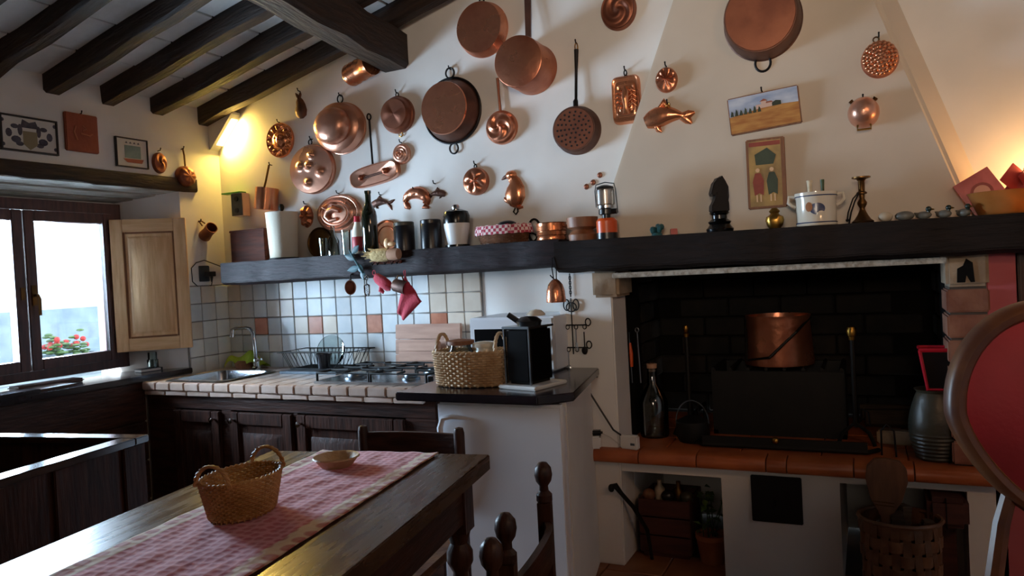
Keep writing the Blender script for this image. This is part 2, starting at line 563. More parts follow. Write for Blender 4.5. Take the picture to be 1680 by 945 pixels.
# floor
b = MB(); b.box(XL-.3, XR+.1, YF-.1, 4.0, -.12, -.012)
floor = struct('floor', b, 'mortar')
tb = MB(); tb.box(-.122, .122, -.122, .122, -.02, 0)
tm = tb.mesh('floor_tile', .003, 1)
for i in range(13):
    for j in range(8):
        link('floor_tile', tm, 'floor_tile', floor, (-2.2+i*.25, 1.42+j*.25-.0, 0))

# wall_left with the window opening (y 1.62..2.99, z .84..1.94)
WO0, WO1 = 1.60, 2.995
b = MB()
def splay(z0, z1):   # reveal: wide on the room side, narrow at the frame
    pass
XO = -3.95
b.poly([(XL, WO1), (XL, WY+.1), (XO, WY+.1), (XO, 2.80), (-3.76, 2.80)], .84, 1.94)
b.poly([(XL, YF), (XL, WO0), (-3.76, 1.72), (XO, 1.72), (XO, YF)], .84, 1.94)
b.box(XO, XL, YF, WY+.1, -.1, .84)
b.box(XO, XL, YF, WY+.1, 1.94, 2.75)
b.box(XO, -3.76, 1.70, 2.82, 1.78, 1.95)
wall_left = struct('wall_left', b, 'plaster')
# wall_back, with the fireplace hole
b = MB()
b.box(XL-.4, -1.0, WY, WY+.2, -.1, 4.0)
b.box(-1.0, .27, WY, WY+.2, 1.34, 4.0)
b.box(.27, XR+.1, WY, WY+.2, -.1, 4.0)
wall_back = struct('wall_back', b, 'plaster')
# right wall and the wall behind the photographer
b = MB(); b.box(XR, XR+.2, YF-.2, WY+.2, -.1, 4.0)
struct('wall_right', b, 'plaster')
b = MB()
b.box(XL-.4, XR+.1, YF-.2, YF, -.1, 4.0)
struct('wall_front', b, 'plaster')
# ceiling: bed, tiles between rafters
x0, x1 = XL-.1, XR+.1
b = MB()
b.hexa([(x0, YF-.2, ceil_z(x0)+.02), (x1, YF-.2, ceil_z(x1)+.02), (x1, WY+.2, ceil_z(x1)+.02), (x0, WY+.2, ceil_z(x0)+.02)],
       [(x0, YF-.2, ceil_z(x0)+.2), (x1, YF-.2, ceil_z(x1)+.2), (x1, WY+.2, ceil_z(x1)+.2), (x0, WY+.2, ceil_z(x0)+.2)])
ceiling = struct('ceiling', b, 'ceiling_bed')
SL = math.atan(.235)
RY = [at(px, py, 'x', XL).y for px, py in ((72, 124), (166, 147), (250, 169), (325, 190))]
RP = (RY[3]-RY[0])/3
rafter_y = [RY[0]-RP*k for k in range(12, 0, -1)] + RY
tb = MB(); tb.box(-.137, .137, -RP*.5+.004, RP*.5-.004, -.004, .02)
tm = tb.mesh('ceiling_tile', .003, 1)
for k in range(5, len(rafter_y)+1):
    yc = (rafter_y[k-1]+rafter_y[k])/2 if k < len(rafter_y) else rafter_y[-1]+RP/2
    for i in range(10):
        xx = XL+.12+i*.275
        link('ceiling_tile', tm, 'ceiling_tile', ceiling, (xx, yc, ceil_z(xx)+random.uniform(-.002, .003)), (random.uniform(-.01, .01), -SL, 0))
# rafters: rough hewn, sloping up to the right
def rough_beam(L, wd, ht, seed, n=26, amp=.008):
    rr = random.Random(seed)
    b = MB()
    prof = [(-.5, -.38), (-.38, -.5), (.38, -.5), (.5, -.38), (.5, .5), (-.5, .5)]
    vs, fs = [], []
    for i in range(n+1):
        dx = i/n*L
        oy, oz = rr.uniform(-amp, amp), rr.uniform(-amp, amp)
        k = 1+rr.uniform(-.07, .07)
        for (p, q) in prof:
            vs.append((dx, p*wd*k+oy+rr.uniform(-amp, amp)*.4, q*ht+(oz if q < 0 else 0)))
    m = len(prof)
    for i in range(n):
        for j in range(m):
            fs.append((i*m+j, i*m+(j+1) % m, (i+1)*m+(j+1) % m, (i+1)*m+j))
    fs += [tuple(range(m))[::-1], tuple(n*m+j for j in range(m))]
    return b.add(vs, fs)
for k, y in enumerate(rafter_y):
    if k < 3: continue
    b = rough_beam(5.7, .080, .105, 11+k)
    o = link('rafter', b.mesh('rafter'), 'beam', ceiling, (XL-.02, y+.03, ceil_z(XL)-.048), (0, -SL, 0))
# purlin across the room
b = rough_beam(6.2, .165, .17, 77, 30, .01)
pa = R(90+7.5)
o = link('purlin', b.mesh('purlin'), 'beam', ceiling, (-2.19, WY+.02, 2.485), (0, 0, -pa+2*PI))
o.rotation_euler = (0, 0, -R(90-7.5))

# lintel over the window, its soffit boards
b = rough_beam(1.75, .05, .075, 5, 20, .004)
trim = link('trim_1', b.mesh('trim_1'), 'beam', None, (XL-.012, 1.36, 1.9), (0, 0, R(90)))
trim['kind'] = 'structure'
for i in range(3):
    b = MB()
    xa, xb = -3.47-.1*i-.004, -3.47-.1*(i+1)+.004
    za, zb = 1.862-.020*i, 1.862-.020*(i+1)+.006
    b.hexa([(xb, 1.55, zb), (xa, 1.55, za), (xa, 3.05, za), (xb, 3.05, zb)], [(xb, 1.55, zb+.02), (xa, 1.55, za+.02), (xa, 3.05, za+.02), (xb, 3.05, zb+.02)])
    p = link('plank', b.mesh('plank', .003), 'whitewash')
    p.parent = trim
    p.matrix_parent_inverse = trim.matrix_basis.inverted()

# window: outer frame, two sashes with panes
WX = -3.75
win = sempty('window_1')
b = MB()
for (ya, yb, za, zb) in ((1.74, 1.79, .90, 1.80), (2.755, 2.815, .90, 1.80), (1.79, 2.755, 1.745, 1.80), (1.79, 2.755, .90, .945)):
    b.box(WX-.045, WX+.02, ya, yb, za, zb)
part('window_frame', b, 'window_wood', win)
for (ya, yb, s) in ((1.795, 2.272, 1), (2.278, 2.752, -1)):
    sash = MB()
    t0, t1 = (.05, .05)
    for (a, c, e, f) in ((ya, ya+.052, .947, 1.743), (yb-.052, yb, .947, 1.743), (ya+.052, yb-.052, 1.69, 1.743), (ya+.052, yb-.052, .947, 1.0)):
        sash.box(WX-.03, WX+.03, a, c, e, f)
    so = part('sash', sash, 'window_wood', win, .004)
    g = MB(); g.box(WX-.004, WX+.002, ya+.05, yb-.05, .995, 1.695)
    part('pane', g, 'pane', so)
    h = MB()
    yy = yb-.02 if s > 0 else ya+.028
    if s < 0:
        h.tube([(WX+.03, yy, 1.32), (WX+.06, yy, 1.32), (WX+.065, yy+.005, 1.30), (WX+.06, yy+.006, 1.22)], .008)
        h.box(WX+.03, WX+.036, yy-.012, yy+.012, 1.27, 1.37)
    else:
        h.box(WX+.03, WX+.034, yy-.01, yy+.01, 1.30, 1.36)
    part('handle', h, 'brass_old', so)
# inner shutter, opened against the splayed reveal
hx, hy = -3.715, 2.735
ang = math.atan2(2.985-hy, -3.425-hx)
SWd = math.hypot(2.985-hy, -3.425-hx)
sh = thing('window_shutter', 'pale pine panelled inner shutter standing open beside the window', 'shutter', (hx, hy, .985), ang)
SH = .725
for (xa, xb, za, zb) in ((0, .062, 0, SH), (SWd-.062, SWd, 0, SH)):
    b = MB(); b.box(xa, xb, -.014, .014, za, zb); part('stile', b, 'pine', sh, .002)
for (za, zb) in ((0, .07), (SH-.07, SH)):
    b = MB(); b.box(.063, SWd-.063, -.014, .014, za, zb); part('rail', b, 'pine_x', sh, .002)
b = MB(); b.box(.06, SWd-.06, -.004, .006, .066, SH-.066)
pn = part('panel', b, 'pine', sh)
b = MB(); b.hexa([(.085, -.004, .095), (SWd-.085, -.004, .095), (SWd-.085, -.004, SH-.095), (.085, -.004, SH-.095)],
                 [(.10, -.012, .11), (SWd-.10, -.012, .11), (SWd-.10, -.012, SH-.11), (.10, -.012, SH-.11)])
part('raised_field', b, 'pine', pn)
for (xa, xb, za, zb) in ((.062, .072, .07, SH-.07), (SWd-.072, SWd-.062, .07, SH-.07), (.072, SWd-.072, .07, .08), (.072, SWd-.072, SH-.08, SH-.07)):
    b = MB(); b.box(xa, xb, -.010, .0, za, zb); part('moulding', b, 'pine_dark', pn, .003)
for z in (.10, SH-.10):
    b = MB(); b.tube([(-.006, .004, z-.03), (-.006, .004, z+.03)], .007)
    part('hinge', b, 'iron', sh)
# sill and the panelled bench front under it
b = MB(); b.box(-3.76, XL+.035, 1.2, 2.985, .84, .87)
trim2 = struct('trim_2', b, 'sill', .004)
b = MB(); b.box(XL, XL+.012, -.6, 2.679, 0, .838)
bench = thing('window_panelling', 'dark wooden panelling along the wall under the window sill', 'panelling', (0, 0, 0))
part('backing', b, 'dark_wood_y', bench)
for i in range(4):
    b = MB(); z = .02+i*.205
    b.box(XL+.012, XL+.03, -.6, 2.679, z, z+.198)
    part('board', b, 'dark_wood_y', bench, .004)

# outside: a neighbour's wall, parapet, flower pot
b = MB(); b.box(-9.2, -9.0, -3, 12, -1, 1.15)
ow = one('garden_wall', b, 'outside_stone', 'pale grey garden wall seen through the window', 'wall')
b = MB(); b.box(-5.8, -5.45, 1.0, 6, -1, .70)
one('parapet', b, 'outside_stone', 'low grey parapet just outside the window', 'parapet', bevel=.01)
b = MB(); b.hexa([(-16, 4, -1), (-12, 4, -1), (-12, 12, -1), (-16, 12, -1)], [(-16, 4, 2.2), (-12, 4, 2.2), (-12, 12, 2.2), (-16, 12, 2.2)])
hs = thing('neighbour_house', 'overexposed pale house beyond the garden wall', 'building', (0, 0, 0))
part('walls', b, 'outside_wall', hs)
b = MB(); b.hexa([(-16.3, 3.6, 2.2), (-11.7, 3.6, 2.2), (-11.7, 12.4, 2.2), (-16.3, 12.4, 2.2)], [(-14.2, 3.6, 3.1), (-13.8, 3.6, 3.1), (-13.8, 12.4, 3.1), (-14.2, 12.4, 3.1)])
part('roof', b, 'outside_wall', hs)
pp = at(105, 600, 'x', -5.6)
fp = thing('flower_planter', 'planter of red geraniums on the parapet outside the window', 'flower pot', (-5.6, pp.y, .70))
b = MB(); b.lathe([(.10, 0), (.15, .16), (.16, .16), (.145, .15)], 16, sy=1.6); part('pot', b, 'outside_stone', fp)
rr = random.Random(3)
b = MB(); c = MB()
for i in range(60):
    x, y, z = rr.gauss(0, .07), rr.gauss(0, .13), .16+abs(rr.gauss(0, .07))
    b.sph((x, y, z), (.03, .03, .012), 6, 4)
    if i % 4 == 0: c.sph((x, y, z+.04), .022, 6, 4)
part('foliage', b, 'leaf', fp)['kind'] = 'stuff'
part('flowers', c, 'flower_red', fp)['kind'] = 'stuff'

# ------------------------------------------------------------------ fireplace
HF = 3.12                         # front of the hearth base
def hoody(z): return 3.175+.075*(z-1.43)/1.2     # hood front leans back
# chimney hood: front face, flared right side
b = MB()
zt, zb = 3.6, 1.40
fl_b = at(1012, 330, 'y', 3.18).x
def hx_r(z): return .355 + (.075-.355)*(z-1.44)/(2.29-1.44)
def hx_l(z): return -.985 + (.985-.70)*(z-1.72)/(2.46-1.72)
rows = [zb, 1.72, 2.1, 2.46, 3.0]
vs, fs = [], []
for z in rows:
    vs += [(hx_l(z)-.012, WY+.01, z), (hx_l(z), hoody(z), z), (hx_r(z), hoody(z), z), (hx_r(z)+.085, WY+.01, z)]
for i in range(len(rows)-1):
    for j in range(3): fs.append((i*4+j, i*4+j+1, i*4+4+j+1, i*4+4+j))
    fs.append((i*4+3, i*4, i*4+4, i*4+7))
fs += [(3, 2, 1, 0), tuple(len(vs)-4+j for j in range(4))]
b.add(vs, fs)
hood = struct('trim_3', b, 'plaster_hood', .012)
# chipped plaster streak at the hood's left edge
# mantel beam
b = rough_beam(2.05, .31, .135, 21, 30, .004)
mantel = link('mantel_beam', b.mesh('mantel_beam', .004), 'mantel_wood', None, (-1.215, 3.145, 1.365), (0, R(.4), 0))
tag(mantel, 'long dark wooden mantel beam over the fireplace', 'mantel')
# shelf over the counter
b = rough_beam(2.03, .25, .125, 33, 30, .003)
shelf = link('wall_shelf', b.mesh('wall_shelf', .003), 'shelf_wood', None, (-3.245, WY-.125, 1.383), (0, 0, 0))
tag(shelf, 'dark wooden beam shelf over the tiled kitchen counter', 'shelf')
SHZ = 1.383+.0625
MTZ = 1.43
# piers
b = MB(); b.box(-1.25, -1.0, HF-.02, WY, .0, 1.305)
pier = struct('wall_pier_left', b, 'plaster', .006)
b = MB(); b.box(-1.085, -.965, HF-.035, WY, 1.18, 1.30)
b2 = struct('trim_4', b, 'stone', .012)
# right pier of bricks with a stone cap bearing a burnt mark
b = MB(); b.box(.27, .385, HF+.0, WY, .5, 1.30)
pier2 = struct('wall_pier_right', b, 'mortar')
z = .53
k = 0
while z < 1.12:
    b = MB(); b.box(.258, .392, HF-.02, WY, z, z+.082)
    link('brick', b.mesh('brick', .006), 'brick', pier2); z += .092
b = MB(); b.box(.258, .392, HF-.03, WY, z, 1.30)
st = link('stone', b.mesh('stone', .012), 'stone', pier2)
b = MB(); cx = .322
b.face([(cx-.03, 1.19), (cx-.005, 1.19), (cx, 1.215), (cx+.012, 1.19), (cx+.025, 1.19), (cx+.02, 1.26), (cx, 1.275), (cx-.01, 1.25), (cx-.028, 1.24)], HF-.034, HF-.028)
mk = link('burnt_mark', b.mesh('burnt_mark'), 'soot', st)
mk['label'] = 'black burnt mark on the stone'
b = MB(); b.box(.385, .475, HF+.0, WY, 0, 1.31)
struct('wall_strip', b, 'red_glow_wall', .004)
# hearth base with two niches
b = MB()
NZ = .415
xs = (-1.125, -1.015, -.575, -.125, .30, .42)
b.box(xs[0], xs[1], HF, 3.95, 0, .462); b.box(xs[2], xs[3], HF, 3.95, 0, .462); b.box(xs[4], xs[5], HF, 3.95, 0, .462)
b.box(xs[1], xs[2], HF, 3.95, NZ, .462); b.box(xs[3], xs[4], HF, 3.95, NZ+.012, .462)
b.box(xs[1], xs[4], 3.88, 3.95, 0, NZ)
base = struct('wall_hearth', b, 'plaster')
# hearth slab: nosing and tiles of terracotta
b = MB(); b.box(-1.13, .42, 3.08, 3.95, .462, .497)
hearth = struct('trim_hearth', b, 'mortar')
nx = [at(px, 760, 'y', 3.05).x for px in (958, 1047, 1142, 1256, 1290, 1400, 1500)]+[.425]
for i in range(len(nx)-1):
    b = MB()
    pr = [(3.15, .462), (3.15, .522), (3.075, .522), (3.056, .514), (3.048, .498), (3.048, .482), (3.056, .468), (3.075, .462)]
    n = len(pr)
    xa, xb = nx[i]+.002, nx[i+1]-.002
    b.add([(xa, y, z) for y, z in pr]+[(xb, y, z) for y, z in pr], [tuple(range(n)), tuple(range(2*n-1, n-1, -1))]+[(j, n+j, n+(j+1) % n, (j+1) % n) for j in range(n)])
    link('nosing_tile', b.mesh('nosing_tile', .002, 1), 'terracotta', hearth)
tb = MB(); tb.box(-.152, .152, -.098, .098, .497, .520)
tm = tb.mesh('hearth_tile', .003, 1)
for j in range(4):
    for i in range(5):
        xx = -.96+i*.308
        link('hearth_tile', tm, 'terracotta', hearth, (xx, 3.251+j*.2, 0))
# sooty fire chamber
b = MB()
b.box(-1.06, .33, 4.0, 4.1, .4, 2.2); b.box(-1.10, -1.03, WY+.19, 4.05, .4, 2.2); b.box(.29, .36, WY+.19, 4.05, .4, 2.2); b.box(-1.06, .33, WY+.19, 4.05, 2.1, 2.2)
b.box(-1.03, -.998, WY+.0, WY+.21, .45, 1.34); b.box(.268, .30, WY+.0, WY+.21, .45, 1.34)
chamber = struct('wall_chamber', b, 'soot')
def bricks(fn, nu, nz, bw_, bh):
    for r_ in range(nz):
        for c_ in range(nu):
            fn(c_, r_)
bm1 = MB(); bm1.box(-.122, .122, -.012, .05, -.045, .045); bm1 = bm1.mesh('brick', .006, 1)
bm2 = MB(); bm2.box(-.05, .012, -.122, .122, -.045, .045); bm2 = bm2.mesh('brick', .006, 1)
for r_ in range(9):
    for c_ in range(6):
        xx = -.97+c_*.255-(r_ % 2)*.1275+.06
        if -1.03 < xx-.12 and xx+.12 < .30:
            link('brick', bm1, 'soot_brick', chamber, (xx, 3.985, .57+r_*.1), (0, 0, random.uniform(-.02, .02)))
    for c_ in range(3):
        yy = 3.36+c_*.255+(r_ % 2)*.1
        if yy < 3.95:
            link('brick', bm2, 'soot_brick', chamber, (.285, yy, .57+r_*.1), (0, 0, PI))
            link('brick', bm2, 'soot_brick', chamber, (-1.025, yy, .57+r_*.1))
# metal flashing strip under the mantel
b = MB(); b.box(-.985, .262, 3.065, 3.085, 1.262, 1.284)
one('smoke_flashing', b, 'whitewash', 'pale rusty metal strip across the top of the fireplace opening', 'strip', bevel=.003)
# dark alcove right of the red-glow strip
al = thing('dark_cupboard', 'dark wooden cupboard in shadow right of the red-glow wall strip', 'cupboard', (.60, 3.2, 0))
b = MB(); b.box(-.12, .5, -.08, .095, 0, 1.295); part('body', b, 'dark_wood', al, .005)
b = MB(); b.box(-.09, .47, -.095, -.08, .05, 1.25); part('door', b, 'dark_wood', al, .004)
b = MB(); b.box(-.08, .10, -.13, -.10, .95, 1.27); 
one('red_apron', b, 'red_velvet', 'red cloth hanging on the dark cupboard', 'cloth', (.60, 3.2, 0), bevel=.012)

# ------------------------------------------------------------------ kitchen run
CZT, CY = .835, 2.65
# wall tiles, pitch 10 cm
rust = {(2, 2), (5, 2), (9, 2), (3, 0)}
tb = MB(); tb.box(-.0485, .0485, -.010, .002, -.0485, .0485); tmw = tb.mesh('wall_tile', .003, 1)
tmc, tmr = tmw.copy(), tmw.copy()
gb = MB(); gb.box(XL, -1.735, WY-.006, WY+.002, .80, 1.33); 
gr = link('tile_bed', gb.mesh('tile_bed'), 'grout', wall_back)
rr = random.Random(12)
cols = 17
for i in range(cols):
    for j in range(5):
        u = rr.random()
        me, mt = (tmw, 'tile_white')
        if (i, j) in ((2, 2), (6, 2), (10, 2), (14, 2)): me, mt = tmr, 'tile_rust'
        elif u < .10 or i > 13: me, mt = tmc, 'tile_cream'
        link('wall_tile', me, mt, wall_back, (XL+.062+i*.101, WY-.002, .870+j*.101))
gb = MB(); gb.box(XL-.002, XL+.006, 2.99, WY, .86, 1.33)
link('tile_bed', gb.mesh('tile_bed'), 'grout', wall_left)
for i in range(3):
    for j in range(5):
        me, mt = (tmw, 'tile_white')
        if (i, j) in ((1, 4), (0, 2)): me, mt = tmc, 'tile_cream'
        link('wall_tile', me, mt, wall_left, (XL+.002, 3.045+i*.101, .870+j*.101), (0, 0, R(90)))
# base cabinet
cab = thing('base_cabinet', 'dark wooden base cabinet with panelled doors under the sink and hob', 'cabinet', (-3.43, CY+.03, 0))
def cx_(px, z=.70): return at(px, 690, 'y', CY+.02).x+3.43
b = MB(); b.box(0, .02, .022, .60, 0, .785); b.box(1.745, 1.765, .022, .60, 0, .785); b.box(.02, 1.745, .58, .60, 0, .785); b.box(.02, 1.745, .022, .58, 0, .05); part('body', b, 'dark_wood', cab)
dr = [(cx_(286), cx_(361)), (cx_(378), cx_(479)), (cx_(487), cx_(663))]
b = MB()
b.box(0, 1.765, 0, .022, .705, .785); b.box(0, 1.765, 0, .022, 0, .09)
for xa, xb in ((0, dr[0][0]), (dr[0][1], dr[1][0]), (dr[1][1], dr[2][0]), (dr[2][1], 1.765)): b.box(xa, xb, 0, .022, .09, .705)
part('face_frame', b, 'dark_wood_x', cab, .003)
for k, (xa, xb) in enumerate(dr):
    b = MB()
    sw = .055
    for q in ((xa, xa+sw, .10, .70), (xb-sw, xb, .10, .70), (xa+sw, xb-sw, .64, .70), (xa+sw, xb-sw, .10, .17)):
        b.box(q[0], q[1], -.018, .004, q[2], q[3])
    d = part('door', b, 'dark_wood', cab, .004)
    b = MB(); b.box(xa+sw, xb-sw, -.004, .004, .17, .64)
    b.hexa([(xa+sw+.015, -.004, .18), (xb-sw-.015, -.004, .18), (xb-sw-.015, -.004, .60), (xa+sw+.015, -.004, .60)],
           [(xa+sw+.035, -.015, .20), (xb-sw-.035, -.015, .20), (xb-sw-.035, -.015, .575), (xa+sw+.035, -.015, .575)])
    part('door_panel', b, 'dark_wood', d)
    kx = xb-.03 if k == 0 else xa+.03
    b = MB(); b.M = TR(kx, -.018, .662, R(90)); b.lathe([(.006, 0), (.006, .012), (.013, .018), (.013, .026), (.0, .03)], 12)
    part('knob', b, 'chrome', d)
# counter top of small tiles with a nosing course
ct = thing('counter_top', 'tiled kitchen counter top with terracotta nosing', 'worktop', (-3.44, CY, 0))
SK = (.14, .50, .09, .44)     # sink cut-out, local
b = MB(); b.box(SK[1], 1.765, .03, .648, .787, .822); b.box(0, SK[0], .03, .648, .787, .822); b.box(SK[0], SK[1], .03, SK[2]-.02, .787, .822); b.box(SK[0], SK[1], SK[3], .648, .787, .822); part('bed', b, 'grout', ct)
tb = MB(); tb.box(-.0485, .0485, -.0485, .0485, .818, CZT); tm = tb.mesh('counter_tile', .003, 1)
for i in range(17):
    for j in range(6):
        xx, yy = .058+i*.1025, .085+j*.101
        if SK[0]-.02 < xx < SK[1]+.02 and SK[2] < yy < SK[3]: continue
        link('counter_tile', tm, 'counter_tile', ct, (xx, yy, 0))
tb = MB(); tb.box(-.049, .049, .0, .034, .798, CZT+.004); tn = tb.mesh('nosing_tile', .005, 2)
tb = MB(); tb.box(-.075, .075, .008, .034, .772, .795); tl = tb.mesh('fillet_tile', .004, 1)
for i in range(17): link('nosing_tile', tn, 'nosing_tile', ct, (.058+i*.1025, 0, 0))
for i in range(11): link('fillet_tile', tl, 'nosing_tile', ct, (.09+i*.156, 0, 0))
# sink
sk = thing('kitchen_sink', 'stainless steel sink bowl sunk into the counter corner', 'sink', (-3.44, CY, CZT))
x0, x1, y0, y1 = SK[0]-.03, SK[1]+.03, SK[2]-.045, SK[3]+.01
b = MB()
def rrect(xa, xb, ya, yb, r, n=5):
    out = []
    for (cx, cy, a0) in ((xb-r, ya+r, -90), (xb-r, yb-r, 0), (xa+r, yb-r, 90), (xa+r, ya+r, 180)):
        for i in range(n+1):
            a = R(a0+90*i/n); out.append((cx+r*math.cos(a), cy+r*math.sin(a)))
    return out
lo = [rrect(x0, x1, y0, y1, .04), rrect(x0+.03, x1-.03, y0+.03, y1-.03, .05), rrect(x0+.035, x1-.035, y0+.035, y1-.035, .05), rrect(x0+.05, x1-.05, y0+.05, y1-.05, .05)]
zz = [.006, .008, -.012, -.15]
n = len(lo[0])
vs = [(x, y, zz[k]) for k in range(4) for x, y in lo[k]]
fs = [(k*n+i, k*n+(i+1) % n, (k+1)*n+(i+1) % n, (k+1)*n+i) for k in range(3) for i in range(n)]+[tuple(3*n+i for i in range(n))]
b.add(vs, fs); part('bowl', b, 'steel', sk)
b = MB(); b.lathe([(.04, -.149), (.03, -.147), (.0, -.148)], 16, ((x0+x1)/2, (y0+y1)/2, 0)); part('drain', b, 'steel_dull', sk)
# tap
tp = at(420, 606, 'z', CZT)
tx, ty = -2.93, 3.17
tp = at(421, 603, 'y', ty); tx = tp.x
fa = thing('kitchen_tap', 'chrome swan-neck tap standing behind the sink', 'tap', (tx, ty, CZT))
b = MB(); b.lathe([(.026, 0), (.026, .012), (.018, .02), (.016, .06), (.014, .065), (0, .066)], 16); part('body', b, 'chrome', fa)
pt = at(380, 540, 'y', ty-.05)
dx = pt.x-tx
b = MB(); b.tube([(0, 0, .06), (-.005, 0, .16), (-.012, 0, .205), (-.03, -.003, .232), (-.06, -.01, .24), (dx*.85, -.035, .24), (dx, -.045, .232), (dx, -.05, .19)], [.011]*6+[.012, .014], 12)
part('spout', b, 'chrome', fa)
b = MB(); b.tube([(.012, -.01, .05), (.06, -.02, .062)], .006, 8); part('lever', b, 'chrome', fa)
# gas hob
ha, hb2 = at(512, 628, 'z', CZT+.01), at(712, 600, 'z', CZT+.01)
hx0, hx1 = -2.37, -1.745
hob = thing('gas_hob', 'stainless steel gas hob with black pan grates on the counter', 'hob', (hx0, 2.74, CZT))
HW, HD = hx1-hx0, .43
b = MB(); b.box(0, HW, 0, HD, 0, .012); part('plate', b, 'steel', hob, .004)
for (bx_, by, rr_) in ((.16, .12, .045), (.16, .34, .035), (.47, .12, .035), (.47, .34, .05)):
    b = MB(); b.lathe([(rr_*1.25, .012), (rr_*1.2, .02), (rr_*.9, .022), (rr_*.9, .03), (rr_*.85, .034), (0, .035)], 20, (bx_, by, 0))
    part('burner', b, 'steel_dull', hob)
for gx in (.01, HW/2+.005):
    b = MB()
    w_ = HW/2-.015
    z = .048
    b.tube([(gx, .02, z), (gx+w_, .02, z), (gx+w_, HD-.02, z), (gx, HD-.02, z)], .006, 6, True)
    for t in (.28, .72):
        b.tube([(gx, HD*t-.0, z), (gx+w_*.36, HD*t, z+.004)], .006); b.tube([(gx+w_*.64, HD*t, z+.004), (gx+w_, HD*t, z)], .006)
        b.tube([(gx+w_/2, HD*t-.10, z), (gx+w_/2, HD*t-.045, z+.004)], .006); b.tube([(gx+w_/2, HD*t+.10, z), (gx+w_/2, HD*t+.045, z+.004)], .006)
    b.tube([(gx, HD/2, z), (gx+w_, HD/2, z)], .006)
    for q in ((gx, .02), (gx+w_, .02), (gx, HD-.02), (gx+w_, HD-.02)): b.tube([(q[0], q[1], .012), (q[0], q[1], z)], .006)
    part('pan_grate', b, 'iron_black', hob)
for i in range(4):
    b = MB(); b.lathe([(.016, .012), (.015, .028), (0, .03)], 12, (HW-.04, .1+i*.08, 0)); part('knob', b, 'black_plastic', hob)
# drying rack with a dish
dk = thing('dish_rack', 'black wire dish rack standing behind the sink drainer', 'dish rack', (-2.87, 3.15, CZT))
b = MB()
DW = .47
for (z, o) in ((.02, .06), (.11, .0)):
    b.tube([(o, -.10+o*.5, z), (DW-o, -.10+o*.5, z), (DW-o, .13-o*.5, z), (o, .13-o*.5, z)], .003, 5, True)
for i in range(17):
    x = .03+i*(DW-.06)/16
    b.tube([(x, -.10, .11), (.06+(x-.03)*.857, -.07, .02), (.06+(x-.03)*.857, .10, .02), (x, .13, .11)], .002, 4)
for s in (0, DW):
    q = .06 if s == 0 else DW-.06
    for t in (-.06, 0, .06): b.tube([(s, t, .11), (q, t, .02)], .002, 4)
part('wire_frame', b, 'iron_black', dk)
b = MB(); b.box(.03, DW-.06, -.13, .13, 0, .014); part('drip_tray', b, 'steel_dull', dk, .004)
b = MB(); b.M = TR(-2.60, 3.17, CZT+.105, R(78), 0, R(8)); b.lathe([(.0, -.004), (.05, -.003), (.085, .008), (.085, .012), (.05, .002), (0, .001)], 28)
one('glass_plate', b, 'clear_glass', 'clear glass plate standing in the dish rack', 'plate')
b = MB(); b.lathe([(.03, 0), (.042, .075), (.04, .075), (.028, .004), (0, .004)], 20)
one('cup', b, 'black_ceramic', 'dark cup upside down in the dish rack', 'cup', (-2.60, 3.10, CZT+.025))
# sponge cloth
lc = at(410, 590, 'y', 3.2)
b = MB()
rr = random.Random(5)
def cl(u, v):
    return ((u-.5)*.27, (v-.5)*.10, .085+.02*math.sin(u*9+v*4)-.10*(abs(u-.5)*2)**3*.4-.05*(abs(v-.5)*2)**2)
b.grid(cl, 18, 10); 
g = MB(); g.add(b.v, b.f)
tw = thing('dish_cloth', 'lime green dish cloth thrown over a soap tray behind the sink', 'cloth', (lc.x-.06, 3.235, CZT))
part('cloth', b, 'lime_cloth', tw)
b = MB(); b.lathe([(.06, 0), (.07, .03), (.05, .045), (0, .045)], 18); part('soap_tray', b, 'turned_wood', tw)
# boards leaning on the tiles
for k, (pxa, pxb, pyt, yy, lab, th) in enumerate(((650, 757, 527, 3.245, 'large wooden chopping board leaning on the wall tiles behind the hob', .02), (655, 722, 556, 3.20, 'smaller wooden chopping board leaning in front of the large one', .016))):
    xa, xb = at(pxa, 560, 'y', yy).x, at(pxb, 560, 'y', yy).x
    zt_ = at((pxa+pxb)/2, pyt, 'y', yy).z
    H = zt_-CZT-.012
    bd = thing('chopping_board', lab, 'chopping board', ((xa+xb)/2, yy-.02, CZT), rot=(R(-5), 0, 0))
    wd = (xb-xa)
    for q in range(3):
        b = MB(); b.box(-wd/2, wd/2, 0, th, H*q/3+.001, H*(q+1)/3-.0005)
        part('plank', b, 'board_wood', bd, .003)

# white fridge, partition and dark stone top
fr = thing('fridge', 'white under-counter fridge below the dark stone top', 'fridge', (-1.50, 2.42, 0))
FW = .485
b = MB(); b.box(.0, .425, .045, .30, .03, .832); part('body', b, 'white_enamel', fr, .006)
b = MB(); b.box(.0, FW+.03, 0, .042, .06, .832); dr_ = part('door', b, 'white_enamel', fr, .010)
b = MB(); b.tube([(.045, -.004, .44), (.03, -.022, .50), (.028, -.028, .62), (.028, -.028, .74), (.04, -.026, .775), (.075, -.02, .782), (.13, -.006, .775), (.15, 0, .77)], [.008, .011, .012, .012, .012, .010, .007, .004], 8)
part('handle', b, 'white_enamel', dr_)
b = MB(); b.box(.02, .41, .03, .28, 0, .03); part('plinth', b, 'black_plastic', fr)
b = MB(); b.poly([(-1.012, 2.465), (-.986, 2.465), (-1.115, 3.10), (-1.145, 3.10)], 0, .838)
struct('wall_partition', b, 'plaster', .004)
SLZ = .872
sl = at(658, 648, 'z', SLZ); sr = at(880, 652, 'z', SLZ)
b = MB(); b.poly([(-1.655, 2.375), (-1.055, 2.368), (-.955, 2.47), (-1.075, 3.098), (-1.245, 3.098), (-1.245, 3.29), (-1.655, 3.29)], .84, SLZ)
one('stone_worktop', b, 'sill', 'dark polished stone top with a clipped corner over the fridge', 'worktop', bevel=.004)

